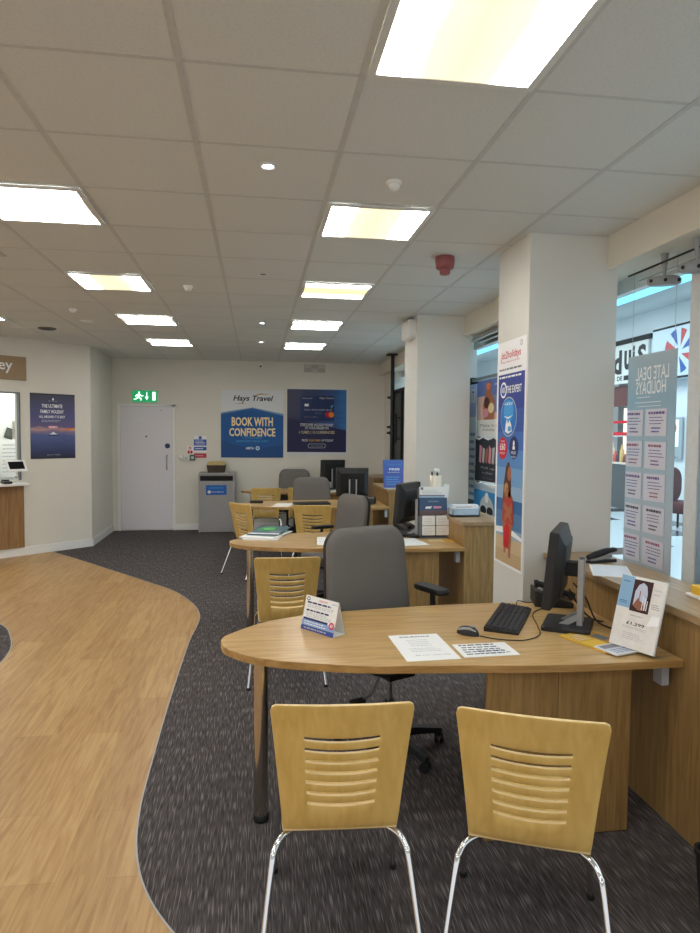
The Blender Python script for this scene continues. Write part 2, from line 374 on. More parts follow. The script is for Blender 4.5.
# right: bulkhead beam, soffit, pillars, header rails
BZ = 2.647
mb = MB(); mb.box((2.09, -3, BZ), (2.56, YB, CE), BEAM); struct(mb.build('wall_right'))
def pillar(y0, y1):
    m_ = MB(); m_.box((1.6, y0, 0), (2.16, y1, CE), PILLAR); m_.box((2.16, y1-.05, 0), (2.40, y1-.015, CE), PILLAR); return struct(m_.build('pillar', bevel=.004))
pillar(3.75, 4.25); pillar(6.5, 7.05)
ALU = flat('white_aluminium', (214, 216, 214), .4); ALUB = flat('blue_grey_aluminium', (150, 176, 194), .35, .3)
GX = 2.36
def window(name, y0, y1):
    m_ = MB(); m_.box((GX-.03, y0, 0), (GX+.03, y1, .06), ALU); m_.box((GX-.03, y0, 2.56), (GX+.03, y1, BZ), ALU)
    w = struct(m_.build(name)); m_ = MB(); m_.add([(GX, y0, .06), (GX, y1, .06), (GX, y1, 2.56), (GX, y0, 2.56)], [(0, 1, 2, 3)], GLASS); m_.build('pane', w); return w
w2 = window('window_2', -1., 4.195); w3 = window('window_3', 4.24, 6.91); w4 = window('window_4', 7.04, YB)
mb = MB(); mb.box((2.28, 3.135, 0), (2.40, 3.235, BZ), ALU); mb.box((2.29, 3.06, 0), (2.38, 3.135, BZ), ALUB); mb.box((2.285, 3.035, .0), (2.36, 3.06, BZ), DARK); mb.build('mullion', w2, bevel=.003)
mb = MB(); mb.box((2.29, 2.93, 0), (2.37, 3.035, BZ), ALUB); mb.build('door_stile', w2)
for k, (x, z) in enumerate(((2.20, 2.60), (2.27, 2.575))):
    mb = MB(); mb.tube([(x, -1, z), (x, 3.7, z)], .006, BLACKM if k == 0 else STEEL, 8); struct(mb.build('trim_%d' % (3+k)))
mb = MB()
for x, z in ((2.18, 2.60), (2.24, 2.58), (2.30, 2.555)): mb.box((x, 4.26, z), (x+.025, 6.5, z+.03), STEEL)
struct(mb.build('trim_5'))
mb = MB(); mb.box((2.30, 6.90, 0), (2.42, 6.96, 2.26), BLACKM); mb.box((2.31, 4.25, 2.215), (2.40, 6.9, 2.245), flat('rail_grey', (120, 128, 130), .5)); mb.build('frame', w3)

# dark shutter at the far window bay
PANELG = flat('charcoal_panel', (62, 64, 64), .5)
mb = MB(); mb.box((2.2, 10.47, 0), (2.34, YB, BZ), WALL); struct(mb.build('wall_window_end'))
mb = MB(); mb.box((2.2, 9.1, 0), (2.235, 10.46, 2.32), PANELG); dr = struct(mb.build('door_2'))
mb = MB(); mb.box((2.165, 9.05, 0), (2.2, 10.47, .06), BLACKM); mb.box((2.165, 9.05, 2.29), (2.2, 10.47, 2.34), BLACKM); mb.box((2.165, 10.42, 0), (2.2, 10.47, 2.64), BLACKM); mb.box((2.165, 9.75, 0), (2.2, 9.79, 2.32), BLACKM); mb.build('frame', dr)
mb = MB(); mb.tube([(2.12, 9.90, 1.5), (2.12, 9.90, 1.95)], .014, BLACKM); mb.box((2.12, 9.89, 1.55), (2.2, 9.91, 1.57), BLACKM); mb.box((2.12, 9.89, 1.88), (2.2, 9.91, 1.90), BLACKM); mb.build('handle', dr)

# fire door
d1 = struct(MB().box((-2.26, YB-.03, 0), (-2.215, YB, 2.1), WHITE).box((-1.385, YB-.03, 0), (-1.34, YB, 2.1), WHITE).box((-2.26, YB-.03, 2.06), (-1.34, YB, 2.105), WHITE).build('door_1', bevel=.003))
mb = MB(); mb.box((-2.212, YB-.022, .012), (-1.388, YB, 2.057), DOORW); mb.build('door_leaf', d1, bevel=.002)
mb = MB(); mb.box((-2.215, YB-.006, 0), (-2.209, YB-.0, 2.06), DARK); mb.box((-1.391, YB-.006, 0), (-1.385, YB, 2.06), DARK); mb.box((-2.215, YB-.006, 2.055), (-1.385, YB, 2.062), DARK); mb.build('gap', d1)
mb = MB(); hx = -1.475; mb.tube([(hx, YB-.02, 1.02), (hx, YB-.07, 1.03), (hx, YB-.07, 1.05), (hx, YB-.07, 1.22), (hx, YB-.07, 1.24), (hx, YB-.02, 1.25)], .012, STEEL); tag(mb.build('pull_handle', d1), 'steel pull handle')
mb = MB(); mb.cyl((0, 0), .042, 0, .012, ink('ink_fire_blue', (44, 58, 96)), 24, Matrix.Translation((-1.465, YB-.022, 1.41)) @ Matrix.Rotation(PI/2, 4, 'X')); tag(mb.build('round_sign', d1), 'round dark blue fire door sign')
mb = MB(); mb.cyl((0, 0), .014, 0, .01, BLACKM, 14, Matrix.Translation((-1.805, YB-.022, 1.565)) @ Matrix.Rotation(PI/2, 4, 'X')); mb.build('peephole', d1)
mb = MB(); mb.cyl((0, 0), .008, 0, .008, BLACKM, 10, Matrix.Translation((-1.565, YB-.022, 2.0)) @ Matrix.Rotation(PI/2, 4, 'X')); mb.build('screw', d1)

# ================================================================= lights in the ceiling
TRAY = flat('light_tray', (226, 226, 222), .4)
def panel(c, r, dm, label):
    x, y = X0+T*c, Y0+T*r
    e = empty('ceiling_light', (x+.3, y+.3, CE-.005)); tag(e, label, 'ceiling light', 'recessed square light panels')
    m_ = MB(); a, b = .288, .262
    for q in (((-a, -a), (a, -b)), ((-a, b), (a, a)), ((-a, -b), (-b, b)), ((b, -b), (a, b))): m_.box((*q[0], -.008), (*q[1], .001), TRAY)
    m_.build('frame', e); m_ = MB(); m_.box((-b, -b, -.004), (b, b, .0), dm); m_.build('diffuser', e); return e
dA = diffuser('diffuser_warm_mid', 0, (255, 240, 190), .92, 24.); dB = diffuser('diffuser_across', 1, (255, 236, 170), .88, 24.); dC = diffuser('diffuser_even', 1, (255, 250, 232), 1.15, 24.)
panel(1, -1, dA, 'largest light panel at the top, directly over the front desk')
panel(1, 2, dA, 'second light panel of the right row, with yellowed middle, left of the red sounder')
panel(1, 5, dB, 'third light panel of the right row, yellow along its near side')
panel(1, 8, dC, 'fourth light panel of the right row')
panel(1, 11, dC, 'farthest light panel of the right row, just before the back wall')
panel(-2, 2, dC, 'big white light panel at the left edge of the ceiling')
panel(-2, 5, dA, 'light panel of the left row with an amber middle')
panel(-2, 8, dC, 'third light panel of the left row')
panel(-2, 11, dC, 'farthest light panel of the left row, above the white fire door')
panel(-5, 8, dC, 'light panel just cut by the left picture edge above the counter sign')
for c, r in ((-2, -1), (-5, 2), (-5, 5), (-5, -1), (1, -4), (-2, -4), (-8, 2)): panel(c, r, dC, 'light panel overhead outside the view')
LED = glow('downlight_led', (235, 242, 255), 14.); OFFL = flat('downlight_off', (96, 94, 90), .5)
def downlight(px, py, on, label):
    p = PZ(px, py, CE); e = empty('downlight', (p.x, p.y, CE)); tag(e, label, 'downlight', 'small round ceiling downlights')
    MB().lathe([(.045, 0), (.045, -.004), (.036, -.006), (.026, -.004), (.026, -.001)], TRAY, 24).build('bezel', e)
    MB().lathe([(.025, -.001), (.015, -.004), (.001, -.005)], LED if on else OFFL, 20).build('lamp', e)
downlight(268, 166, True, 'lit round downlight nearest the camera, in the plain middle tiles')
downlight(263, 274, False, 'unlit small round fitting in the middle of the ceiling')
downlight(262, 323, True, 'small lit downlight beyond the unlit fitting')
downlight(261, 342, True, 'farthest small lit downlight, close to the back wall')
def detector(px, py, label, s=1.):
    p = PZ(px, py, CE); e = empty('smoke_detector', (p.x, p.y, CE)); tag(e, label, 'smoke detector', 'white ceiling smoke detectors')
    MB().lathe([(.052*s, 0), (.052*s, -.012*s), (.045*s, -.018*s)], WHITE, 24).build('base', e)
    MB().lathe([(.038*s, -.018*s), (.036*s, -.036*s), (.022*s, -.05*s), (.001, -.052*s)], WHITE, 24).build('sensor_head', e)
detector(394, 182, 'white smoke detector just in front of the second right light panel', .75)
detector(188, 286, 'white smoke detector on the ceiling between the two light rows', .8)
detector(73, 309, 'small sprinkler-like white detector left of the left light row', .7)
p = PZ(445, 257, CE); e = empty('fire_alarm_sounder', (p.x, p.y, CE)); tag(e, 'red fire alarm sounder hanging from the ceiling near the first pillar', 'alarm sounder')
REDP = flat('red_plastic', (146, 80, 82), .45)
MB().lathe([(.064, 0), (.066, -.03), (.06, -.075), (.052, -.082)], REDP, 24).build('base', e); MB().lathe([(.036, -.08), (.036, -.11), (.03, -.118)], REDP, 20).build('horn', e)
p = PZ(47, 328, CE); e = empty('speaker_grille', (p.x, p.y, CE)); tag(e, 'dark round ceiling speaker near the left wall', 'ceiling speaker')
MB().lathe([(.10, 0), (.10, -.01), (.085, -.016)], flat('vent_grey', (110, 106, 100), .6), 24).build('rim', e); MB().lathe([(.085, -.016), (.04, -.022), (.001, -.023)], flat('vent_dark', (58, 56, 54), .7), 20).build('mesh_cover', e)
p = PZ(88, 321, CE); e = empty('ceiling_disc', (p.x, p.y, CE)); tag(e, 'pale flat disc on the ceiling right of the dark speaker', 'ceiling fitting'); MB().lathe([(.075, 0), (.075, -.006), (.06, -.01), (.001, -.011)], WHITE, 24).build('cover', e)
e = empty('air_vent', (-2.0, 4.55, CE)); tag(e, 'square slatted air vent in the ceiling at the left edge', 'air vent')
VG = flat('vent_frame', (196, 193, 188), .5); mb = MB()
for q in (((-.3, -.3), (.3, -.27)), ((-.3, .27), (.3, .3)), ((-.3, -.27), (-.27, .27)), ((.27, -.27), (.3, .27))): mb.box((*q[0], -.008), (*q[1], -.0), VG)
mb.build('frame', e); mb = MB()
for k in range(4):
    a = .22-.055*k
    for q in (((-a, -a), (a, -a+.022)), ((-a, a-.022), (a, a)), ((-a, -a), (-a+.022, a)), ((a-.022, -a), (a, a))): mb.box((*q[0], -.01), (*q[1], -.002), VG)
mb.build('slats', e)
# white sensor box on the second pillar, high up
p = PX(409, 342, 1.6); mb = MB(); M = Matrix.Translation((1.6, 6.74, 2.72))
mb.rings([[(-d, y, z) for y, z in rrect(.34-i, .2-i, .05)] for i, d in ((0, .0), (0, .06), (.02, .075), (.06, .08))], WHITE, True, True, M); e = mb.build('alarm_box'); tag(e, 'white rounded box high on the left face of the second pillar', 'alarm box')
# patched grille and small bracket on the back wall
mb = MB(); mb.box((.795, YB-.012, 2.675), (1.16, YB, 2.81), flat('grille_beige', (196, 190, 178), .6))
for k in range(3):
    for j in range(2): mb.box((.805+.118*k, YB-.016, 2.685+.062*j), (.913+.118*k, YB-.01, 2.74+.062*j), flat('grille_tile%d' % ((k+j) % 2), ((186, 178, 168), (204, 198, 188))[(k+j) % 2], .6))
tag(mb.build('wall_grille'), 'beige grille high on the back wall under the last light panel', 'grille')
mb = MB(); mb.box((.045, YB-.03, 2.77), (.085, YB, 2.80), WHITE); mb.box((.05, YB-.04, 2.745), (.08, YB-.005, 2.77), BLACKM); tag(mb.build('motion_sensor'), 'tiny black and white sensor at the top of the back wall', 'sensor')

# ================================================================= signs and posters
# exit sign
EXG = glow('exit_green', (20, 158, 96), .55); EXW = glow('exit_white', (225, 255, 235), 1.1)
p = PY(131.5, 402.5, YB-.05); q = PY(158, 390, YB-.05); w, h = q.x-p.x, q.z-p.z
e = empty('exit_sign', (p.x, YB, p.z)); tag(e, 'green illuminated exit sign with running man and arrow over the white door', 'exit sign')
MB().box((0, -.045, -.0), (w, 0, h), WHITE).build('housing', e, bevel=.004)
s = Sheet(w-.02, h-.02, EXG, .004)
s.rect(.80, .15, .93, .88, EXW, 1); s.rect(.81, .15, .92, .80, EXW, 2)
s.ell(.28, .80, .035, .10, EXW); s.poly([(.20, .66), (.30, .70), (.33, .60), (.28, .36), (.20, .40)], EXW); s.poly([(.28, .42), (.38, .32), (.36, .12), (.32, .12), (.33, .28), (.22, .36)], EXW); s.poly([(.20, .42), (.25, .36), (.16, .20), (.06, .20), (.06, .28), (.13, .29)], EXW); s.poly([(.30, .68), (.40, .56), (.45, .60), (.46, .53), (.39, .46), (.29, .58)], EXW); s.poly([(.20, .66), (.12, .56), (.13, .42), (.16, .42), (.16, .53), (.23, .60)], EXW)
s.rect(.56, .42, .60, .86, EXW); s.poly([(.50, .46), (.58, .16), (.66, .46)], EXW)
o = s.build('sign_face', (.01, -.05, .01), (1, 0, 0), (0, 0, 1), e)
# poster 1
P1 = grad('poster_blue', [(0., (34, 74, 122)), (.4, (38, 98, 160)), (.75, (44, 110, 172)), (1., (60, 120, 176))], 1)
a = PY(221, 457.5, YB); b = PY(283.5, 391, YB); w, h = b.x-a.x, 1.135
s = Sheet(w, h, flat('poster_white', (228, 230, 230), .5), .006)
s.rect(0, 0, 1, 1, ink('poster_pale', (226, 228, 230)), 1)
s.poly([(0, 0), (1, 0), (1, .655), (.86, .68), (.5, .745), (.14, .69), (0, .665)], ink('p_mid_blue', (110, 150, 190)), 2)
s.poly([(0, 0), (1, 0), (1, .625), (.5, .735), (0, .64)], ink('p_blue', (33, 92, 156)), 3); s.poly([(0, 0), (1, 0), (1, .2), (.5, .12), (0, .25)], ink('p_blue_d', (36, 80, 136)), 4)
s.text('Hays Travel', .515, .87, .64, .105, ink('p_navy', (38, 42, 58)), 5, .022, .25); s.poly([(.20, .795), (.40, .80), (.34, .812)], GOLD, 5); s.poly([(.54, .93), (.80, .945), (.62, .955)], GOLD, 5)
s.text('BOOK WITH', .5, .535, .66, .135, CRM, 6, .03); s.text('CONFIDENCE', .5, .378, .74, .125, CRM, 6, .03)
s.text('YOU PAY DIRECT', .5, .292, .33, .03, SKY, 6); s.text('INDEPENDENT TRAVEL AGENT', .5, .245, .52, .03, SKY, 6)
s.text('ABTA', .46, .14, .13, .035, W_, 6, .02); s.ell(.585, .14, .032, .03, W_, 5); s.ell(.585, .14, .022, .02, SKY, 6)
o = s.build('poster', (a.x, YB-.001, PY(221, 457.5, YB).z), (1, 0, 0), (0, 0, 1)); tag(o, 'white and blue BOOK WITH CONFIDENCE poster on the back wall', 'poster')
# poster 2
a = PY(287, 452, YB); b = PY(346.5, 390, YB); w, h = b.x-a.x, b.z-a.z
P2 = grad('poster_night', [(0., (38, 40, 72)), (.45, (36, 52, 100)), (.8, (32, 80, 142)), (1., (40, 118, 190))], 0, .4, .25)
fo = MB().box((0, 0, 0), (w+.03, h+.06, .004), flat('poster_frame_white', (222, 226, 228), .5)).build('poster', M=Matrix(((1, 0, 0, a.x-.01), (0, 0, -1, YB-.0005), (0, 1, 0, a.z-.05), (0, 0, 0, 1))))
tag(fo, 'navy travel money card poster in a white margin on the back wall', 'poster')
s = Sheet(w, h, P2, .003); cardm = ink('card_blue', (34, 50, 96)); s.poly([(.0, .0), (1, 0), (1, .35), (0, .55)], ink('p2_dark', (40, 42, 80)), 1)
s.poly([(.22, .50), (.79, .50), (.79, .90), (.22, .90)], cardm, 2); s.poly([(.22, .52), (.22, .9), (.50, .9)], ink('card_blue2', (42, 58, 106)), 3)
s.text('money card', .33, .855, .16, .03, LGR, 4); s.text('Hays Travel', .66, .86, .24, .04, LGR, 4, .01, .3); s.rect(.29, .73, .36, .77, W_, 4); s.poly([(.73, .74), (.78, .76), (.75, .70)], SKY, 4)
s.text('5412 7534 5678 9010', .52, .675, .46, .025, LGR, 4); s.text('MR A CARD', .40, .56, .22, .025, GRY, 4); s.text('00/00', .52, .62, .12, .02, GRY, 4)
s.ell(.69, .60, .045, .045, RED, 4); s.ell(.745, .60, .045, .045, ORG, 5)
s.text('STRESS FREE HOLIDAY MONEY', .5, .435, .56, .045, W_, 4); s.text('AT YOUR FINGERTIPS', .5, .385, .40, .04, W_, 4); s.text('1 CARD | 15 CURRENCIES', .5, .31, .60, .06, CRM, 4)
s.text('PICK', .30, .188, .1, .035, W_, 4); s.text('YOUR CARD', .46, .188, .2, .035, YEL, 4); s.text('UP TODAY', .68, .188, .2, .035, W_, 4)
rr = rrect(.30, .07, .035, 5, .5, .1); s.poly(rr, LGR, 4); s.poly(rrect(.285, .058, .029, 5, .5, .1), ink('p2_dark', (40, 42, 80)), 5); s.text('ask in branch', .5, .1, .2, .02, LGR, 6)
o = s.build('print', (.01, .05, .004), (1, 0, 0), (0, 1, 0), fo)
# signs by the door
a = PY(194, 448, YB); s = Sheet(.205, .27, PAPER, .003); BS = ink('sign_blue', (52, 96, 182))
s.rect(0, .40, 1, .78, BS, 1); s.rect(0, .10, 1, .32, BS, 1); s.ell(.5, .89, .13, .10, BS, 1); s.lines(.1, .9, .45, .73, 3, W_, 2, .4); s.lines(.1, .9, .14, .28, 1, W_, 2, .4)
tag(s.build('safety_sign', (a.x, YB-.001, PY(194, 452, YB).z), (1, 0, 0), (0, 0, 1)), 'blue mandatory safety sign right of the fire door', 'sign')
s = Sheet(.205, .075, ink('sign_red', (186, 60, 70)), .003); s.lines(.08, .92, .2, .8, 1, PNK, 1, .5); a = PY(194, 459, YB); tag(s.build('safety_sign', (a.x, YB-.001, a.z+.02), (1, 0, 0), (0, 0, 1)), 'narrow red strip sign under the blue safety sign', 'sign')
s = Sheet(.10, .13, PAPER, .003); s.rect(.1, .05, .45, .45, RED, 1); s.rect(.55, .05, .9, .45, RED, 1); s.ell(.5, .75, .25, .18, RED, 1); s.ell(.5, .75, .13, .09, W_, 2); a = PY(187, 454, YB); tag(s.build('safety_sign', (a.x, YB-.001, a.z), (1, 0, 0), (0, 0, 1)), 'small red and white sign left of the blue sign', 'sign')
a = PY(184, 461, YB); mb = MB(); mb.box((a.x, YB-.05, a.z), (a.x+.085, YB, a.z+.10), flat('switch_white', (226, 224, 214), .4)); mb.box((a.x+.02, YB-.056, a.z+.03), (a.x+.065, YB-.05, a.z+.07), LGR); tag(mb.build('door_button', bevel=.004), 'off-white push button box below the small red sign', 'push button')
mb = MB(); mb.box((a.x+.1, YB-.05, a.z+.01), (a.x+.185, YB, a.z+.105), flat('green_plastic', (38, 92, 62), .4)); mb.box((a.x+.12, YB-.056, a.z+.035), (a.x+.165, YB-.05, a.z+.08), LGR); tag(mb.build('break_glass_box', bevel=.004), 'green emergency door release box beside the push button', 'call point')
mb = MB(); mb.lathe([(.04, 0), (.04, .02), (.03, .03)], WHITE, 18, Matrix.Translation((a.x-.045, YB, a.z+.07)) @ Matrix.Rotation(PI/2, 4, 'X')); tag(mb.build('wall_disc'), 'small round cream knob on the wall right of the door handle', 'wall knob')
# sunset poster on the diagonal wall (its plane: s along D, facing N)
def on_left(s_, z, off=.0): return O_+D_*s_+N_*off+Vector((0, 0, z))
SUN = grad('poster_sunset', [(0., (40, 40, 60)), (.10, (56, 62, 100)), (.36, (84, 98, 150)), (.43, (150, 124, 146)), (.455, (190, 150, 140)), (.49, (104, 92, 132)), (.64, (84, 84, 132)), (.9, (70, 70, 98)), (1., (62, 62, 76))], 1, .45, .10)
s = Sheet(.615, .875, SUN, .006); s.poly([(.62, .43), (1, .455), (1, .475), (.7, .45)], ORG, 1); s.poly([(.84, .44), (1, .452), (1, .468)], YEL, 2); s.rect(0, 0, 1, .022, ink('dark_edge', (60, 58, 60)), 2); s.rect(0, .978, 1, 1, ink('dark_edge', (60, 58, 60)), 2)
s.ell(.5, .915, .02, .018, W_, 3); s.text('P&O CRUISES', .5, .885, .2, .012, LGR, 3)
s.text('THE ULTIMATE', .48, .81, .46, .055, W_, 3, .02); s.text('FAMILY HOLIDAY', .48, .725, .52, .055, W_, 3, .02); s.text('ALL ABOARD IT IS EASY', .48, .645, .58, .04, W_, 3, .015)
s.lines(.24, .74, .56, .60, 2, LGR, 3, .35, 3); s.rect(.39, .47, .60, .505, PNK, 3); s.lines(.41, .58, .475, .5, 1, W_, 4, .5)
s.poly([(.44, .385), (.5, .415), (.56, .385), (.60, .375), (.40, .375)], W_, 3); s.rect(.38, .352, .62, .360, K_, 3); s.text('Ask for details', .5, .06, .3, .018, LGR, 3)
tag(s.build('poster', on_left(.853, 1.27, .0), -D_, (0, 0, 1)), 'dark sunset ULTIMATE FAMILY HOLIDAY poster on the left wall', 'poster')
# counter fascia sign, counter
mb = MB(); lbox(mb, .90, 2.3, 2.297, 2.60, 0, .02, flat('sign_tan', (158, 132, 100), .5)); sg = mb.build('counter_sign', bevel=.003, M=WM); tag(sg, 'tan sign board ending in white letters ey above the counter window', 'sign')
s = Sheet(.175, .15, flat('sign_tan', (158, 132, 100), .5), .001); s.text('ey', .5, .5, 1., .9, W_, 1, .012); s.build('lettering', (1.25, .02, 2.37), (-1, 0, 0), (0, 0, 1), sg)
ct = empty('service_counter', O_); ct.matrix_world = WM @ Matrix.Translation((1.7, 0, 0)); tag(ct, 'oak fronted service counter with white top under the left window', 'counter')
mb = MB(); lbox(mb, -.76, .8, .935, .968, .001, .16, WHITE); mb.build('worktop', ct, bevel=.004)
mb = MB(); lbox(mb, -.735, .8, .118, .935, .002, .035, OAKC); mb.build('front_panel', ct)
# tablet on the counter
e = empty('payment_tablet', on_left(1.08, .968, .09)); e.rotation_euler = (0, 0, math.atan2(N_.y, N_.x)+PI/2); tag(e, 'white tablet screen on a short stand on the left counter', 'tablet')
mb = MB(); mb.rings([[(x, .03*k, y) for x, y in rrect(.05, .05, .02)] for k in (0, 1)], WHITE, False, True, Matrix.Translation((0, 0, .06))); mb.cyl((0, 0), .045, 0, .012, WHITE); mb.cyl((0, 0), .014, .012, .10, WHITE); mb.cyl((0, 0), .02, .075, .085, BLACKM); mb.build('stand', e)
TM = Matrix.Translation((-.01, -.02, .225)) @ Matrix.Rotation(math.radians(-35), 4, 'X')
mb = MB(); mb.box((-.125, -.008, -.085), (.125, .008, .085), WHITE, TM); mb.build('case', e, bevel=.006); mb = MB(); mb.box((-.095, -.0095, -.055), (.095, -.0075, .058), SCREEN, TM); mb.build('screen', e)
# small black terminal and papers behind the counter
e = empty('card_terminal', on_left(1.2, .968, .07)); e.rotation_euler = (0, 0, .6); tag(e, 'black card terminal on the counter at the left edge', 'card terminal')
mb = MB(); mb.box((-.05, -.09, 0), (.05, .09, .03), BLACK); mb.box((-.04, .0, .03), (.04, .08, .05), BLACK); mb.build('body', e, bevel=.006); mb = MB(); mb.box((-.032, .01, .05), (.032, .07, .052), SILVER); mb.build('screen', e)
for (s0, z0, w, h, m_, lb) in ((.87, .98, .27, .54, PAPER, 'white printed sheet low in the counter window'), (.70, 1.52, .09, .26, flat('photo_strip', (176, 170, 160), .6), 'pale strip of photographs high in the counter window'), (.82, 1.55, .12, .15, flat('dark_photo', (70, 72, 66), .6), 'tilted dark photo in the counter window')):
    s = Sheet(w, h, m_, .002); s.lines(.1, .9, .1, .9, 8, LGR if m_ is PAPER else GRY, 1, .3, 5); o = s.build('notice', on_left(s0, z0, -.88), -D_ + (Vector((0, 0, -.35)) if 'tilted' in lb else Vector((0, 0, 0))), (0, 0, 1)); tag(o, lb, 'notice')

# pillar banner
a0 = PX(499, 345, 1.6); y_far, y_near = 4.235, 3.762
bw = y_far-y_near
s = Sheet(bw, 1.45, W_, .003); Z0 = .80
fz = lambda z: (z-Z0)/1.45
BEACH = [(0, .07, (196, 168, 128)), (.07, .13, (206, 182, 146)), (.13, .17, (150, 176, 196)), (.17, .245, (84, 128, 172)), (.245, .30, (56, 104, 158)), (.30, .36, (150, 182, 212)), (.36, .44, (118, 164, 210)), (.44, .52, (92, 142, 202)), (.52, .60, (70, 114, 184)), (.60, .70, (56, 88, 164)), (.70, .855, (48, 66, 148))]
for q, (y0, y1, c) in enumerate(BEACH): s.rect(.06, y0+.012 if q == 0 else y0, .97, y1, ink('banner%d' % q, c), 1)
s.poly([(.06, .165), (.5, .18), (.97, .15), (.97, .135), (.5, .15), (.06, .14)], W_, 2);
s.text('Jet2holidays', .48, .935, .70, .042, RED, 3, .004, .15); s.text('Package holidays you can trust', .46, .908, .66, .010, RED, 3); s.lines(.08, .9, .868, .884, 1, GRY, 3, .5, 4); s.ell(.84, .975, .04, .013, LGR, 2); s.ell(.84, .975, .02, .007, W_, 3); s.lines(.08, .95, .835, .848, 1, W_, 3, .6, 9)
s.ell(.25, .785, .115, .036, W_, 2); s.ell(.25, .785, .085, .027, ink('banner9', (48, 66, 148)), 3); s.text('ASK', .25, .785, .12, .026, W_, 4, .02); s.text('THE EXPERT', .62, .785, .52, .032, W_, 3, .015)
s.ell(.45, .665, .285, .088, LGR, 2); s.ell(.45, .665, .27, .083, ink('bn_blue', (40, 122, 200)), 3); s.ell(.45, .69, .17, .048, ink('bn_blue2', (70, 160, 222)), 4); s.poly([(.28, .668), (.45, .655), (.62, .672), (.45, .664)], W_, 5); s.text('ASK ME ABOUT', .45, .722, .3, .012, W_, 5, .01)
s.poly([(.34, .60), (.36, .63), (.40, .655), (.44, .635), (.5, .65), (.56, .63), (.58, .60), (.45, .59)], W_, 5); s.ell(.50, .612, .06, .012, SKY, 6)
s.ell(.265, .525, .165, .05, RED, 3); s.text('FROM', .265, .556, .14, .008, W_, 5); s.text('£60', .265, .532, .2, .032, W_, 5, .02); s.text('DEPOSIT', .265, .503, .2, .010, W_, 5)
s.ell(.66, .53, .155, .05, NAVY, 3); s.ell(.66, .548, .03, .014, W_, 5); s.rect(.62, .522, .70, .536, W_, 5); s.text('FREE', .66, .508, .16, .012, W_, 5); s.text('KIDS', .66, .49, .14, .008, W_, 5)
# woman hugging a child in red on the beach (flat print)
s.poly([(.40, .44), (.34, .37), (.30, .27), (.36, .27), (.40, .33), (.58, .30), (.60, .36), (.58, .42), (.52, .465), (.46, .465)], HAIR, 4); s.ell(.53, .415, .065, .032, SKIN, 5); s.poly([(.34, .32), (.30, .22), (.34, .15), (.38, .06), (.44, .06), (.45, .15), (.54, .15), (.54, .045), (.61, .045), (.64, .16), (.70, .22), (.66, .31), (.54, .34), (.44, .335)], SKIN, 4)
s.poly([(.32, .30), (.30, .20), (.70, .19), (.68, .29), (.56, .31), (.44, .31)], ink('shirt_red', (184, 66, 56)), 5); s.poly([(.38, .17), (.36, .09), (.54, .08), (.58, .18), (.48, .2)], RED, 6)
s.ell(.44, .335, .07, .032, SKIN, 6); s.poly([(.36, .335), (.38, .365), (.46, .375), (.51, .355), (.44, .352), (.38, .325)], GOLD, 7); s.poly([(.36, .29), (.60, .25), (.66, .20), (.62, .20), (.5, .235), (.34, .265)], SKIN, 7); s.poly([(.66, .29), (.40, .23), (.36, .2), (.40, .2), (.66, .25)], SKIN, 8)
o = s.build('banner', (1.599, y_far, Z0), (0, -1, 0), (0, 0, 1)); tag(o, 'tall blue holiday banner with beach photo on the near pillar', 'banner')

# posters on the second window
def wposter(y1, y0, z0, z1, base_, label, art):
    s_ = Sheet(y1-y0, z1-z0, base_, .003); art(s_); o_ = s_.build('window_poster', (2.29, y1, z0), (0, -1, 0), (0, 0, 1)); tag(o_, label, 'poster', 'posters on the window behind the near pillar'); return o_
def artA(s_):
    s_.rect(0, .72, 1, 1, ink('wa1', (104, 124, 190)), 1); s_.rect(0, .30, 1, .72, ink('wa2', (226, 190, 176)), 1); s_.rect(.5, .42, 1, .72, ink('wa3', (130, 150, 190)), 2); s_.rect(0, 0, 1, .3, ink('wa4', (232, 236, 234)), 2)
    s_.poly([(.30, .30), (.25, .55), (.36, .80), (.40, .95), (.52, .95), (.55, .80), (.72, .62), (.70, .30)], SKIN, 3); s_.ell(.46, .88, .09, .06, ORG, 4); s_.ell(.40, .6, .12, .1, HAIR, 4); s_.ell(.58, .5, .12, .09, CRM, 4); s_.ell(.36, .42, .12, .08, PNK, 4); s_.text('Make it a', .5, .2, .7, .06, GRY, 4); s_.text('holiday', .5, .12, .5, .06, GRY, 4); s_.text('2025', .8, .9, .2, .03, W_, 4)
def artB(s_):
    s_.poly([(0, 0), (1, .05), (1, .97), (.85, .93), (.7, 1), (.5, .94), (.3, 1), (.15, .94), (0, .98)], ink('wb1', (44, 46, 56)), 1)
    for k in range(6): s_.poly([(.16+.12*k, .45), (.24+.12*k, .42), (.27+.12*k, .8-.05*(k % 2)), (.18+.12*k, .84-.06*(k % 3))], (PNK, LGR, SKIN)[k % 3], 2)
    s_.text('Pull up', .5, .32, .5, .06, LGR, 3); s_.text('a chair', .5, .22, .4, .05, LGR, 3); s_.text('ask inside', .5, .1, .4, .04, GRY, 3)
def artC(s_):
    s_.rect(0, 0, 1, .92, ink('wc1', (60, 156, 222)), 1); s_.poly([(0, .92), (.3, 1), (.7, .94), (1, 1), (1, .86), (0, .86)], ink('wc2', (190, 214, 230)), 2); s_.ell(.5, .5, .26, .28, ink('wc3', (200, 206, 210)), 3); s_.ell(.38, .5, .11, .08, K_, 4); s_.ell(.62, .5, .11, .08, K_, 4); s_.ell(.5, .36, .08, .06, SKIN, 4); s_.ell(.5, .74, .07, .1, W_, 4)
def artD(s_):
    s_.rect(0, .72, 1, 1, ink('wd1', (190, 200, 236)), 1); s_.rect(.2, .84, .8, .96, W_, 2); s_.text('T', .5, .9, .25, .08, GRY, 3, .02); s_.rect(0, .3, 1, .72, ink('wd2', (236, 246, 255)), 1); s_.lines(.1, .95, .02, .6, 9, ink('wd3', (120, 150, 190)), 2, .4, 3)
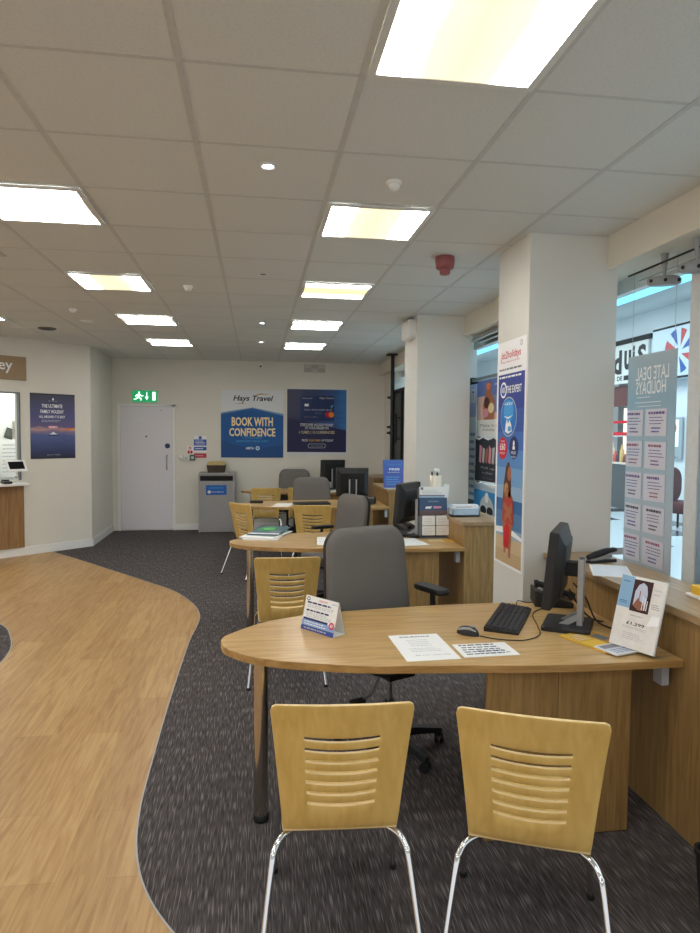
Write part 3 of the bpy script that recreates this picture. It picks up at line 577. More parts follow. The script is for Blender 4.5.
def artE(s_):
    artD(s_)
yy = lambda px: PX(px, 430, 2.29).y
wposter(yy(477.5), yy(502), 1.625, 2.195, PAPER, 'topmost window poster behind the pillar, dancer over sunset', artA)
wposter(yy(476), yy(503), 1.165, 1.615, PAPER, 'black window poster of figures, middle of the column behind the pillar', artB)
wposter(yy(475.5), yy(503), .62, 1.15, PAPER, 'bright blue window poster lowest behind the pillar', artC)
wposter(6.88, yy(476.5), .95, 2.18, PAPER, 'narrow pale blue window poster strip beside the dark frame', artD)

# hanging late deal banner in the near window (printed to be read from the mall)
BX = 2.245; yl, yr = PX(627, 440, BX).y, PX(675, 440, BX).y; z1, z0 = 2.125, .80
GB = grad('banner_pale', [(0., (188, 196, 204)), (.6, (164, 190, 204)), (.8, (150, 182, 200)), (1., (176, 192, 200))], 1, .35)
e = empty('hanging_banner', (BX, yl, z0)); tag(e, 'pale blue LATE DEAL HOLIDAYS banner hanging in the window, seen from behind', 'banner')
s = Sheet(yl-yr, z1-z0, GB, .004); s.text('LATE DEAL', .52, .915, .68, .058, W_, 2, .012, 0, True); s.text('HOLIDAYS', .50, .853, .62, .058, W_, 2, .012, 0, True); s.rect(.22, .81, .5, .813, W_, 2); s.rect(.18, .787, .72, .79, W_, 2); s.rect(.22, .77, .72, .772, W_, 2)
s.build('sheet', (0, 0, 0), (0, -1, 0), (0, 0, 1), e)
INKS = [ink('pen_violet', (104, 78, 140)), ink('pen_blue', (60, 72, 150)), ink('pen_black', (50, 50, 62)), ink('pen_maroon', (150, 84, 110))]
PCK = ink('pocket_paper', (216, 214, 224))
for r_ in range(5):
    for c_ in range(2):
        s = Sheet(.165 if c_ == 0 else .20, .155, PCK, .002); k = r_*2+c_; a_ = .02 if c_ == 0 else .14
        s.lines(a_, .95, .76, .94, 1, INKS[(0, 3, 0, 2, 3)[r_]], 1, .5, k+3); s.lines(a_+.05, .92, .40, .74, 3, INKS[(k+1) % 2], 1, .28, k+20); s.lines(a_+.15, .75, .10, .36, 2, INKS[(k+r_) % 4], 1, .42, k+40)
        o = s.build('price_card', (-.006, (-.006 if c_ == 0 else -.198)-.002*r_, .105+.186*(4-r_)-.0), (0, -1, .012*((k*7) % 3-1)), (0, 0, 1), e)
for d_ in (-.03, -(yl-yr)+.03): mb = MB(); mb.tube([(0, d_, z1-z0), (0, d_, BZ-z0)], .0012, STEEL, 6); mb.build('wire', e)

# ceiling brackets in the window head
FG = flat('fitting_grey', (150, 152, 152), .4)
def bracket(px0, py0, px1, py1, label):
    p_ = PZ(px0, py0, BZ); e_ = empty('ceiling_bracket', p_); tag(e_, label, 'ceiling fitting', 'grey oval fittings under the window head'); e_.rotation_euler = (0, 0, -.42); e_.scale = (.78, .78, .9)
    MB().lathe([(.028, 0), (.026, -.02), (.014, -.09), (.012, -.1), (.012, -.135)], FG, 16).build('stem', e_)
    m_ = MB(); R = lambda k: [(x*k, y*k) for x, y in [(.115*math.cos(2*PI*j/28)*(1 if abs(math.cos(2*PI*j/28)) < .9 else .98), .05*math.sin(2*PI*j/28)) for j in range(28)]]
    m_.rings([[(x, y, z) for x, y in R(k)] for k, z in ((.8, -.135), (1, -.15), (1, -.178), (.8, -.19))], FG); m_.build('body', e_)
    for d in (-.09, 0, .09): MB().cyl((0, 0), .011, 0, .006, BLACKM, 14, Matrix.Translation((d, -.05*math.sqrt(max(0, 1-(d/.115)**2))-.0, -.165)) @ Matrix.Rotation(PI/2, 4, 'X')).build('hole', e_)
bracket(665, 254, 0, 0, 'grey oval ceiling fitting over the hanging banner, three dark holes')
bracket(698, 238, 0, 0, 'grey oval ceiling fitting at the right edge, in front of the mullion')

# ================================================================= furniture
def make_desk(label):
    e_ = empty('desk', (0, 2.9, 0)); tag(e_, label, 'desk', 'rounded oak consultation desks')
    front = [(-.155, 0), (-.145, -.07), (-.119, -.125), (-.034, -.221), (.06, -.275), (.145, -.313), (.39, -.383), (.593, -.411), (.801, -.43), (1.087, -.462), (1.321, -.474), (1.5, -.475), (1.735, -.475)]
    back = [(1.735, .48), (1.485, .479), (1.088, .48), (.85, .462), (.613, .431), (.40, .398), (.276, .373), (.085, .287), (-.02, .205), (-.089, .127), (-.14, .06)]
    pl = [(p_.x, p_.y) for p_ in spline([(x, y, 0) for x, y in front], 4)]+[(p_.x, p_.y) for p_ in spline([(x, y, 0) for x, y in back+[front[0]]], 4)][:-1]
    MB().prism(pl, DZ-.032, DZ, OAK, side=OAKE).build('tabletop', e_, bevel=.0025)
    m_ = MB(); m_.cyl((.02, -.155), .030, .03, DZ-.032, flat('leg_chrome', (196, 188, 176), .14, 1.), 24); m_.build('leg', e_)
    m_ = MB(); m_.lathe([(.031, 0), (.034, .008), (.034, .028), (.031, .03)], BLACKM, 24, Matrix.Translation((.02, -.155, 0))); m_.build('leg_foot', e_); m_ = MB(); m_.lathe([(.05, DZ-.04), (.05, DZ-.033)], STEEL, 20, Matrix.Translation((.02, -.155, 0))); m_.build('leg_collar', e_)
    m_ = MB(); m_.box((.915, -.43, .004), (1.215, -.405, DZ-.034), OAKV); m_.box((1.2165, -.43, .004), (1.535, -.405, DZ-.034), OAKV); m_.build('pedestal', e_, bevel=.002)
    m_ = MB(); m_.box((1.69, -.40, .60), (1.723, -.34, .685), LGR); m_.build('cable_box', e_)
    return e_
DESKS = [(0, 2.9), (-.07, 5.55), (-.10, 8.43), (-.09, 10.45)]
dlabels = ['nearest oak desk with rounded end, keyboard and standing price sign on it', 'second oak desk back, magazines on its rounded end', 'third oak desk, between the magazines desk and the far desk', 'farthest oak desk near the back wall, beside the grey bin']
dk = make_desk(dlabels[0])
for (x, y), lb in list(zip(DESKS, dlabels))[1:]: d = dup(dk, (x, y, 0)); d['label'] = lb
def unit(y0, y1, label, x0=1.70, x1=2.04, top=UZ):
    e_ = empty('storage_unit', ((x0+x1)/2, (y0+y1)/2, 0)); tag(e_, label, 'storage unit', 'oak storage units along the windows')
    hx, hy = (x1-x0)/2, (y1-y0)/2
    MB().box((-hx, -hy, 0), (hx, hy, top-.034), OAKV).build('carcass', e_, bevel=.002)
    MB().box((-hx-.02, -hy-.012, top-.034), (hx+.02, hy+.0, top), OAKT).build('top_panel', e_, bevel=.003); return e_
unit(2.172, 3.735, 'oak storage unit beside the nearest desk, papers and stapler on top', 1.74, 2.06)
unit(1.2, 2.155, 'oak storage unit cut off by the right picture edge', 1.74, 2.06)
unit(5.10, 6.12, 'oak storage unit at the second desk, brochure rack before it', 1.67, 2.02)
unit(8.14, 9.2, 'oak storage unit at the third desk carrying the blue leaflet', 1.66, 2.02)
unit(10.3, 11.15, 'small oak storage unit at the farthest desk', 1.86, 2.16)

def make_cafe_chair(label):
    e_ = empty('cafe_chair', (0, 0, 0)); tag(e_, label, 'chair', 'plywood visitor chairs with slotted backs')
    # backrest grid with seven curved slots
    prof = spline([(-.150, .402, 0), (-.168, .455, 0), (-.192, .58, 0), (-.208, .66, 0), (-.226, .75, 0), (-.25, .84, 0)], 10)
    L = [0.]
    for a_, b_ in zip(prof, prof[1:]): L.append(L[-1]+(b_-a_).length)
    def at(t):
        d_ = t*L[-1]
        for k in range(len(L)-1):
            if d_ <= L[k+1]+1e-9: f_ = (d_-L[k])/(L[k+1]-L[k]); return prof[k].lerp(prof[k+1], f_)
        return prof[-1]
    hw = lambda t: .181+.039*t**1.1
    SL = [.232+.0845*k for k in range(7)]; hh = .0135; us = [-1, -.97, -.85, -.7, -.56, -.4, -.2, 0, .2, .4, .56, .7, .85, .97, 1]
    ts = [0, .06, .13]+[t for c in SL for t in (c-hh, c+hh)]+[.795, .85, .90, .95, .985, 1.]
    m_ = MB(); vs, idx = [], {}
    for i, t in enumerate(ts):
        for j, u in enumerate(us):
            fade = max(0, min(1, (t-.08)/.1))*max(0, min(1, (.83-t)/.1)); t2 = t-.022*(1-min(1, (u/.56)**2))*fade
            w_ = hw(t)
            if t > .95: w_ -= .018*(1-math.sqrt(max(0, 1-((t-.95)/.05)**2)))
            p_ = at(max(0, t2)); bow = .014*(u*u)*(.4+.6*t)
            vs.append((u*w_, p_.x+bow, p_.y)); idx[i, j] = len(vs)-1
    fs = []
    for i in range(len(ts)-1):
        slot = any(abs(ts[i]-(c-hh)) < 1e-6 for c in SL)
        for j in range(len(us)-1):
            if slot and -.561 < us[j] and us[j+1] < .561: continue
            fs.append((idx[i, j], idx[i, j+1], idx[i+1, j+1], idx[i+1, j]))
    m_.add(vs, fs, BEECH, True); b_ = m_.build('backrest', e_); b_.data.materials.append(BEECHE)
    sd = b_.modifiers.new('ply', 'SOLIDIFY'); sd.thickness = .011; sd.offset = 0; sd.material_offset_rim = 1
    bv = b_.modifiers.new('bevel', 'BEVEL'); bv.width = .0025; bv.segments = 2; bv.limit_method = 'ANGLE'
    sp = spline([(-.150, .402, 0), (-.136, .392, 0), (-.10, .390, 0), (-.02, .405, 0), (.08, .442, 0), (.17, .444, 0), (.215, .432, 0), (.232, .412, 0)], 5)
    vs, fs = [], []; cols = [-1, -.9, -.6, -.3, 0, .3, .6, .9, 1]
    for i, p_ in enumerate(sp):
        f_ = i/(len(sp)-1); w_ = .178+.017*math.sin(min(1, f_*1.1)*PI/2); w_ -= .03*max(0, (f_-.85)/.15)**2
        for u in cols: vs.append((u*w_, p_.x, p_.y+.008*u*u*math.sin(f_*PI)))
    n = len(cols)
    for i in range(len(sp)-1):
        for j in range(n-1): fs.append((i*n+j, i*n+j+1, (i+1)*n+j+1, (i+1)*n+j))
    m_ = MB(); m_.add(vs, fs, BEECH, True); s_ = m_.build('seat', e_); s_.data.materials.append(BEECHE)
    sd = s_.modifiers.new('ply', 'SOLIDIFY'); sd.thickness = .011; sd.offset = 0; sd.material_offset_rim = 1
    for sx in (-1, 1):
        m_ = MB(); m_.tube(spline([(sx*.06, -.06, .385), (sx*.13, -.10, .383), (sx*.185, -.15, .375), (sx*.207, -.18, .348), (sx*.213, -.20, .32), (sx*.232, -.26, .16), (sx*.25, -.315, .012)], 6), .0105, CHROME, 12); m_.build('leg', e_)
        m_ = MB(); m_.tube(spline([(sx*.06, .06, .385), (sx*.14, .10, .383), (sx*.185, .14, .375), (sx*.20, .165, .348), (sx*.205, .18, .32), (sx*.215, .205, .16), (sx*.225, .23, .012)], 6), .0105, CHROME, 12); m_.build('leg', e_)
        for (fx, fy) in ((.25, -.315), (.225, .23)): MB().cyl((sx*fx, fy), .014, 0, .016, BLACKM, 12).build('leg_cap', e_)
    MB().box((-.09, -.08, .375), (.09, .08, .398), BLACKM).build('seat_plate', e_); return e_
def R(d): return math.radians(d)
CH = [((.275, 2.155), -4, 'left slotted plywood chair in front of the nearest desk'), ((.885, 1.99), -23, 'right slotted plywood chair at the nearest desk, turned a little'),
      ((.20, 4.49), 0, 'plywood chair right behind the folded white tent card'), ((.0, 7.67), -55, 'plywood chair seen side-on at the rounded end of the third desk'),
      ((.68, 7.51), -16, 'plywood chair at the third desk, behind the magazines'), ((.14, 9.85), 0, 'plywood chair at the farthest desk, nearer the grey bin'), ((.665, 9.86), 0, 'plywood chair mostly hidden behind grey chair at farthest desk')]
cc = make_cafe_chair(CH[0][2]); cc.location = (*CH[0][0], 0); cc.rotation_euler = (0, 0, R(CH[0][1]))
for (xy, rz, lb) in CH[1:]: d = dup(cc, (*xy, 0), R(rz)); d['label'] = lb

def cushion(m_, outline, prof, mat, M=None, bend=None, w=1., h=1.):
    rs = []
    for ins, d_ in prof:
        rr = []
        for x, y in outline:
            X, Y = x*(1-2*ins/w), y*(1-2*ins/h); rr.append((X, d_+(bend(X, Y) if bend else 0), Y))
        rs.append(rr)
    m_.rings(rs, mat, True, True, M); return m_
def make_office_chair(label, lf=0.):
    e_ = empty('office_chair', (0, 0, 0)); tag(e_, label, 'office chair', 'grey upholstered office chairs')
    out = [(x*(1-.08*max(0, y/.28)), y) for x, y in rrect(.53, .58, .10, 8)]
    bend = lambda x, y: .16*x*x-.10*y+.12*y*y
    m_ = MB(); cushion(m_, out, [(.10, .062), (.03, .055), (.008, .038), (0, .018), (.0, -.002), (.012, -.016), (.05, -.02), (.12, -.02)], GREYF, Matrix.Translation((0, -.235, .755+lf)), bend, .53, .58); m_.build('backrest', e_)
    m_ = MB(); cushion(m_, [(x*.99, y*.99) for x, y in out], [(.0, .0), (.0, -.022), (.03, -.034), (.1, -.036)], BLACKM, Matrix.Translation((0, -.246, .755+lf)), bend, .53, .58); m_.build('back_shell', e_)
    so = rrect(.49, .47, .10, 8); m_ = MB(); m_.rings([[(x*(1-k), y*(1-k)+.02, z) for x, y in so] for k, z in ((.06, .405+lf), (.0, .42+lf), (0, .465+lf), (.03, .483+lf), (.12, .49+lf), (.4, .485+lf))], GREYF); m_.build('seat', e_)
    m_ = MB(); m_.rings([[(x*(1-k), y*(1-k)+.02, z) for x, y in so] for k, z in ((.2, .385+lf), (.08, .392+lf), (.06, .408+lf))], BLACKM); m_.box((-.07, -.12, .34+lf*.75), (.09, .12, .388+lf), BLACKM); m_.tube([(0, -.10, .375+lf), (0, -.22, .39+lf), (0, -.285, .44+lf), (0, -.30, .56+lf), (0, -.285, .70+lf)], .024, BLACKM, 10); m_.build('mechanism', e_)
    m_ = MB(); m_.tube([(.08, .05, .365+lf), (.18, .09, .36), (.25, .11, .35)], .008, SILVER, 8); m_.box((.24, .09, .342), (.31, .13, .358), BLACKM); m_.build('lever', e_)
    m_ = MB(); m_.cyl((0, 0), .014, .26, .35+lf, CHROME, 16); m_.cyl((0, 0), .026, .09, .265, BLACKM, 18); m_.build('gas_column', e_)
    m_ = MB(); m_.lathe([(.045, .06), (.045, .115), (.03, .12)], BLACKM, 18)
    for k in range(5):
        M = Matrix.Rotation(2*PI*k/5+.35, 4, 'Z'); rs = [[(r_, -w_, z_-h_), (r_, w_, z_-h_), (r_, w_*.8, z_), (r_, -w_*.8, z_)] for r_, w_, z_, h_ in ((.03, .026, .115, .05), (.16, .022, .10, .035), (.285, .018, .08, .025), (.30, .014, .075, .018))]
        m_.rings(rs, BLACKM, False, True, M)
    m_.build('star_base', e_)
    for k in range(5):
        M = Matrix.Rotation(2*PI*k/5+.35, 4, 'Z') @ Matrix.Translation((.285, 0, .027)) @ Matrix.Rotation(.6*k, 4, 'Z') @ Matrix.Rotation(PI/2, 4, 'X')
        m_ = MB(); m_.cyl((0, 0), .026, -.024, -.006, BLACK, 16, M); m_.cyl((0, 0), .026, .006, .024, BLACK, 16, M); m_.cyl((0, .012), .014, -.012, .012, BLACKM, 10, M); m_.build('caster', e_)
    for sx in (-1, 1):
        m_ = MB(); m_.rings([[(sx*.35+x*k, y*k-.09, z) for x, y in rrect(.085, .25, .035)] for k, z in ((.92, .675+lf), (1, .682+lf), (1, .698+lf), (.92, .705+lf))], BLACK); ap = m_.build('armrest', e_)
        m_ = MB(); m_.tube([(sx*.08, .0, .38+lf), (sx*.30, -.04, .38+lf), (sx*.345, -.06, .41+lf), (sx*.35, -.08, .68+lf)], .016, BLACKM, 10); m_.build('arm_post', ap)
    return e_
OC = [((.69, 3.30), 205, 'big grey office chair behind the nearest desk'), ((.73, 6.28), 114, 'grey office chair at the second desk, turned sideways and tilted'), ((.76, 8.72), 183, 'grey office chair at the third desk facing the camera'), ((.62, 10.62), 180, 'grey office chair farthest back, against the back wall')]
oc = make_office_chair(OC[0][2], .095); oc.location = (*OC[0][0], 0); oc.rotation_euler = (0, 0, R(OC[0][1]))
oc = make_office_chair(OC[1][2]); oc.location = (*OC[1][0], 0); oc.rotation_euler = (0, 0, R(OC[1][1]))
for (xy, rz, lb) in OC[2:]: d = dup(oc, (*xy, 0), R(rz)); d['label'] = lb

def make_monitor(label):
    e_ = empty('computer_monitor'); tag(e_, label, 'monitor', 'black desktop monitors')
    w, z0_, z1_ = .41, .115, .475; zc, h = (z0_+z1_)/2, z1_-z0_
    TL = Matrix.Translation((0, 0, .29)) @ Matrix.Rotation(.09, 4, 'X') @ Matrix.Translation((0, 0, -.29))
    m_ = MB(); m_.rings([[(x*k*1., d_, zc+y*k2) for x, y in rrect(w, h, .01, 3)] for d_, k, k2 in ((.03, .985, .985), (.026, 1, 1), (-.004, 1, 1), (-.012, .985, .985), (-.035, .80, .72), (-.045, .74, .66))], BLACK, False, True, TL); m_.build('housing', e_)
    MB().box((-w/2+.018, .028, z0_+.025), (w/2-.018, .0315, z1_-.018), SCREEN, TL).build('screen', e_)
    m_ = MB(); m_.box((-.05, -.125, .0), (-.034, -.098, .335), SILVER); m_.box((.034, -.125, .0), (.05, -.098, .335), SILVER); m_.box((-.034, -.122, .01), (.034, -.10, .335), BLACK); m_.build('stand_post', e_, bevel=.003)
    m_ = MB(); m_.box((-.035, -.10, .25), (.035, -.04, .315), BLACKM); m_.build('neck', e_, bevel=.004)
    m_ = MB(); m_.rings([[(x, y-.055, z_) for x, y in rrect(.26*k, .22*k, .02, 4)] for k, z_ in ((1, 0), (1, .016), (.95, .022))], BLACK, False); m_.build('foot', e_)
    m_ = MB()
    for sx in (-.042, .042):
        m_.add([(sx-.008, -.125, .06), (sx+.008, -.125, .06), (sx+.008, -.098, .075), (sx-.008, -.098, .075), (sx-.008, -.06, .020), (sx+.008, -.06, .020), (sx+.008, -.02, .022), (sx-.008, -.02, .022)], [(0, 1, 5, 4), (3, 7, 6, 2), (0, 4, 7, 3), (1, 2, 6, 5), (4, 5, 6, 7), (0, 3, 2, 1)], SILVER)
    m_.build('stand_brace', e_)
    s_ = Sheet(.06, .018, BLACK, .0005); s_.text('DELL', .5, .5, .9, .8, LGR, 1, .01); s_.build('badge', (.03, -.040, z1_-.050), (1, 0, 0), (0, .10, 1), e_)
    return e_
MN = [((1.432, 2.955), 58, 'black monitor on the nearest desk, seen edge-on with silver stand'), ((1.35, 5.76), 50, 'black monitor on the second desk beside the brochure rack'), ((1.20, 8.20), -4, 'black monitor on the third desk, back fully to the camera'), ((1.23, 10.62), 10, 'black monitor on the farthest desk against the white wall')]
mo = make_monitor(MN[0][2]); mo.location = (*MN[0][0], DZ); mo.rotation_euler = (0, 0, R(MN[0][1]))
for (xy, rz, lb) in MN[1:]: d = dup(mo, (*xy, DZ), R(rz)); d['label'] = lb

def make_keyboard(label):
    e_ = empty('keyboard'); tag(e_, label, 'keyboard', 'black computer keyboards')
    m_ = MB(); m_.add([(-.235, -.08, 0), (.235, -.08, 0), (.235, .08, 0), (-.235, .08, 0), (-.235, -.08, .012), (.235, -.08, .012), (.235, .08, .024), (-.235, .08, .024)], [(0, 3, 2, 1), (4, 5, 6, 7), (0, 1, 5, 4), (1, 2, 6, 5), (2, 3, 7, 6), (3, 0, 4, 7)], BLACK); m_.build('tray', e_, bevel=.003)
    m_ = MB(); sl = Matrix.Rotation(math.atan2(.012, .16), 4, 'X')
    for r_ in range(6):
        for c_ in range(21):
            if c_ in (15, 19) and r_ < 1: continue
            x = -.222+c_*.0212+(.006 if c_ > 13 else 0); y = -.068+r_*.0235+(.006 if r_ == 5 else 0)
            if x > .222: continue
            m_.box((x, y, .018), (x+.018, y+.019, .024), KEYM, sl @ Matrix.Translation((0, 0, -.001)))
    m_.build('keys', e_); return e_
kb = make_keyboard('black keyboard on the nearest desk beside the mouse'); kb.location = (1.235, 3.055, DZ); kb.rotation_euler = (0, 0, R(59.5))
d = dup(kb, (.70, 8.35, DZ), R(6)); d['label'] = 'black keyboard on the third desk'
d = dup(kb, (1.18, 5.72, DZ), R(48)); d['label'] = 'black keyboard on the second desk behind the grey chair'

def mouse(x, y, rz, label):
    e_ = empty('computer_mouse', (x, y, DZ), rz); tag(e_, label, 'mouse')
    def shell(k, zb, zt, sc=1.):
        rs = []
        for q in range(7):
            a = PI/2*q/6; r_ = math.cos(a)**.7; z = zb+(zt-zb)*math.sin(a)
            rs.append([(.031*sc*r_*math.cos(t)*(1-.08*math.sin(t)), .057*sc*r_*math.sin(t), z) for t in [2*PI*j/24 for j in range(24)]])
        return rs
    m_ = MB(); m_.rings(shell(1, 0, .036), BLACK); m_.build('body', e_)
    for sx in (-1, 1):
        m_ = MB(); m_.tube([(sx*.010, .045, .0225), (sx*.017, .02, .0315), (sx*.022, -.015, .0275), (sx*.02, -.042, .017)], [.003, .0062, .0062, .003], SILVER, 8); m_.build('side_strip', e_)
    m_ = MB(); m_.cyl((0, 0), .007, -.003, .003, KEYM, 12, Matrix.Translation((0, .03, .0305)) @ Matrix.Rotation(PI/2, 4, 'Y')); m_.build('wheel', e_); return e_
mouse(.962, 2.862, R(222), 'black and silver mouse on the nearest desk left of the keyboard')
mb = MB(); mb.tube(spline([(1.004, 2.815, DZ+.004), (1.07, 2.76, DZ+.004), (1.18, 2.735, DZ+.004), (1.28, 2.80, DZ+.004), (1.33, 2.93, DZ+.004), (1.41, 3.16, DZ+.004), (1.60, 3.30, DZ+.004)], 8), .0025, BLACKM, 6); tag(mb.build('mouse_cable'), 'thin black mouse cable curling across the nearest desk', 'cable')
mb = MB(); mb.tube(spline([(1.36, 3.27, DZ+.012), (1.40, 3.34, DZ+.02), (1.46, 3.36, DZ+.004), (1.58, 3.36, DZ+.004)], 8), .0025, BLACKM, 6); tag(mb.build('keyboard_cable'), 'black keyboard cable behind the nearest monitor', 'cable')
mb = MB(); mb.tube(spline([(1.52, 2.96, DZ+.20), (1.60, 2.99, DZ+.12), (1.635, 2.95, DZ+.02), (1.66, 2.86, DZ+.005), (1.685, 2.80, DZ+.005)], 8), .004, BLACKM, 8); mb.tube(spline([(1.52, 3.0, DZ+.16), (1.60, 3.05, DZ+.06), (1.65, 3.02, DZ+.006), (1.68, 2.96, DZ+.006)], 8), .004, BLACKM, 8); tag(mb.build('monitor_cable'), 'black cables looping from the nearest monitor to the storage unit', 'cable')

def phone(x, y, rz, label, z=DZ):
    e_ = empty('desk_phone', (x, y, z), rz); tag(e_, label, 'phone', 'black desk phones')
    m_ = MB(); m_.add([(-.09, -.10, 0), (.09, -.10, 0), (.09, .10, 0), (-.09, .10, 0), (-.09, -.10, .025), (.09, -.10, .025), (.09, .10, .085), (-.09, .10, .085)], [(0, 3, 2, 1), (4, 5, 6, 7), (0, 1, 5, 4), (1, 2, 6, 5), (2, 3, 7, 6), (3, 0, 4, 7)], BLACK); m_.build('base', e_, bevel=.006)
    m_ = MB(); m_.tube(spline([(-.062, -.10, .055), (-.062, -.07, .072), (-.062, 0, .092), (-.062, .07, .118), (-.062, .10, .118)], 5), [.024]+[.022]*3+[.016]*13+[.022]*3+[.024], BLACKM, 10); m_.build('handset', e_)
    m_ = MB(); sl = Matrix.Translation((0, 0, .055)) @ Matrix.Rotation(math.atan2(.06, .2), 4, 'X')
    for r_ in range(4):
        for c_ in range(3): m_.box((-.015+.03*c_, -.07+.025*r_, 0), (.006+.03*c_, -.053+.025*r_, .005), KEYM, sl)
    m_.box((-.015, .04, 0), (.066, .08, .004), SILVER, sl); m_.build('keypad', e_); return e_
phone(1.588, 3.335, R(75), 'black desk phone behind the nearest monitor')
phone(1.43, 8.35, R(-20), 'black desk phone right of the monitor on the third desk')
phone(1.40, 5.98, R(30), 'black desk phone half hidden by the second monitor')
e = empty('phone_handset', (-.0, 8.53, DZ), R(80)); tag(e, 'small black phone lying on the rounded end of the third desk', 'phone'); MB().rings([[(x*k, y*k, z_) for x, y in rrect(.06, .17, .02)] for k, z_ in ((.92, 0), (1, .008), (1, .026), (.88, .034))], BLACK).build('body', e); MB().box((-.02, .01, .033), (.02, .06, .036), SCREEN).build('screen', e)

# ---------------------------------------------------------------- paper goods on the nearest desk
def sheet_on(name, label, cat, a, b, d_, art, mat=PAPER, thick=.0015, z=DZ, group=None):
    """a = near-left corner, b = near-right corner, d_ = far-left corner (x, y)"""
    a, b, d_ = (Vector((*p_, z+.0006)) for p_ in (a, b, d_)); s_ = Sheet((b-a).length, (d_-a).length, mat, thick); s_.k = .0003; art(s_); o_ = s_.build(name, a, b-a, d_-a); tag(o_, label, cat, group); return o_
def art_ins(s_): s_.text('INSURANCE', .5, .90, .60, .05, K_, 1, .02); s_.lines(.28, .72, .50, .80, 4, LGR, 1, .25, 4); s_.lines(.2, .85, .30, .46, 3, LGR, 1, .3, 8); s_.text('Ask us for a quote today', .56, .18, .66, .045, GRY, 1)
sheet_on('leaflet', 'white A4 INSURANCE leaflet lying on the nearest desk', 'leaflet', (.600, 2.534), (.828, 2.541), (.606, 2.873), art_ins)
def art_hand(s_): s_.lines(.06, .96, .80, .96, 1, ink('pen_black', (50, 50, 62)), 1, .5, 2); s_.lines(.08, .95, .12, .78, 4, ink('pen_navy', (70, 84, 120)), 1, .42, 6); s_.lines(.3, .9, .14, .5, 2, ink('pen_black', (50, 50, 62)), 2, .2, 11)
sheet_on('note', 'white handwritten note right of the insurance leaflet', 'note', (.846, 2.553), (1.088, 2.560), (.850, 2.718), art_hand)
# tent card
A = Vector((.207, 3.041, DZ)); B = Vector((.340, 2.874, DZ)); u = (B-A).normalized(); nn = Vector((-u.y, u.x, 0)); nn = nn if nn.y > 0 else -nn
dep = .075; hgt = .152
e = empty('tent_card', A); tag(e, 'folded white and blue tent card standing on the nearest desk', 'tent card')
top = nn*dep/2+Vector((0, 0, hgt)); fl = top.length
def art_tent(s_):
    s_.lines(.05, .97, .78, .84, 1, NAVY, 1, .8, 5); s_.lines(.05, .97, .55, .61, 1, NAVY, 1, .8, 6); s_.lines(.08, .95, .66, .76, 2, LGR, 1, .4, 7); s_.lines(.08, .95, .38, .53, 3, LGR, 1, .4, 8)
    s_.text('SPECIAL OFFER', .55, .91, .25, .05, RED, 1, .01); s_.ell(.09, .91, .05, .06, K_, 1); s_.ell(.09, .91, .03, .035, W_, 2); s_.text('abta', .88, .91, .14, .04, GRY, 1)
    s_.rect(.0, .0, 1, .30, ink('tent_pale', (150, 176, 220)), 1); s_.rect(.03, .30, .78, .36, NAVY, 2); s_.lines(.06, .74, .15, .28, 2, W_, 2, .4, 9); s_.rect(0, 0, 1, .13, ink('tent_blue', (62, 84, 160)), 2); s_.lines(.08, .9, .03, .1, 1, LGR, 3, .5, 3); s_.ell(.9, .30, .075, .10, RED, 3); s_.ell(.9, .30, .05, .065, PNK, 4); s_.text('£1', .9, .3, .06, .08, W_, 5, .02)
s = Sheet((B-A).length, fl, PAPER, .001); s.k = .0004; art_tent(s); s.build('front_face', (0, 0, 0), u, top, e)
s = Sheet((B-A).length, fl, PAPER, .001); s.build('back_face', (B-A)+nn*dep, -u, top-nn*dep, e)
MB().add([(0, 0, .0005), (B-A)+Vector((0, 0, .0005)), (B-A)+nn*dep+Vector((0, 0, .0005)), nn*dep+Vector((0, 0, .0005))], [(0, 1, 2, 3)], PAPER).build('base_flap', e)
# brochures
YP = flat('yellow_print', (238, 188, 60), .5)
def art_yel(s_): s_.rect(.05, .08, .55, .55, ink('y2', (250, 206, 84)), 1); s_.rect(.55, .3, .95, .92, ink('y3', (206, 150, 60)), 1); s_.lines(.1, .5, .6, .9, 4, W_, 2, .3, 4); s_.rect(.62, .45, .9, .75, GRY, 2)
bp = [(1.470, 2.485), (1.648, 2.545), (1.405, 2.735)]
sheet_on('brochure', 'yellow brochure under the standing price sign', 'brochure', (1.455, 2.535), (1.635, 2.60), (1.40, 2.79), art_yel, YP, .005, group='brochures at the price sign')
def art_wb(s_): s_.rect(.04, .05, .96, .95, ink('wb_pale', (214, 222, 232)), 1); s_.lines(.1, .9, .1, .5, 3, ink('wb_blue', (110, 130, 170)), 2, .35, 4); s_.rect(.05, .6, .95, .9, ink('wb_grey', (150, 146, 158)), 2)
sheet_on('brochure', 'white and blue brochure lying on the yellow brochure', 'brochure', (1.472, 2.480), (1.652, 2.535), (1.442, 2.60), art_wb, PAPER, .006, z=DZ+.006, group='brochures at the price sign')
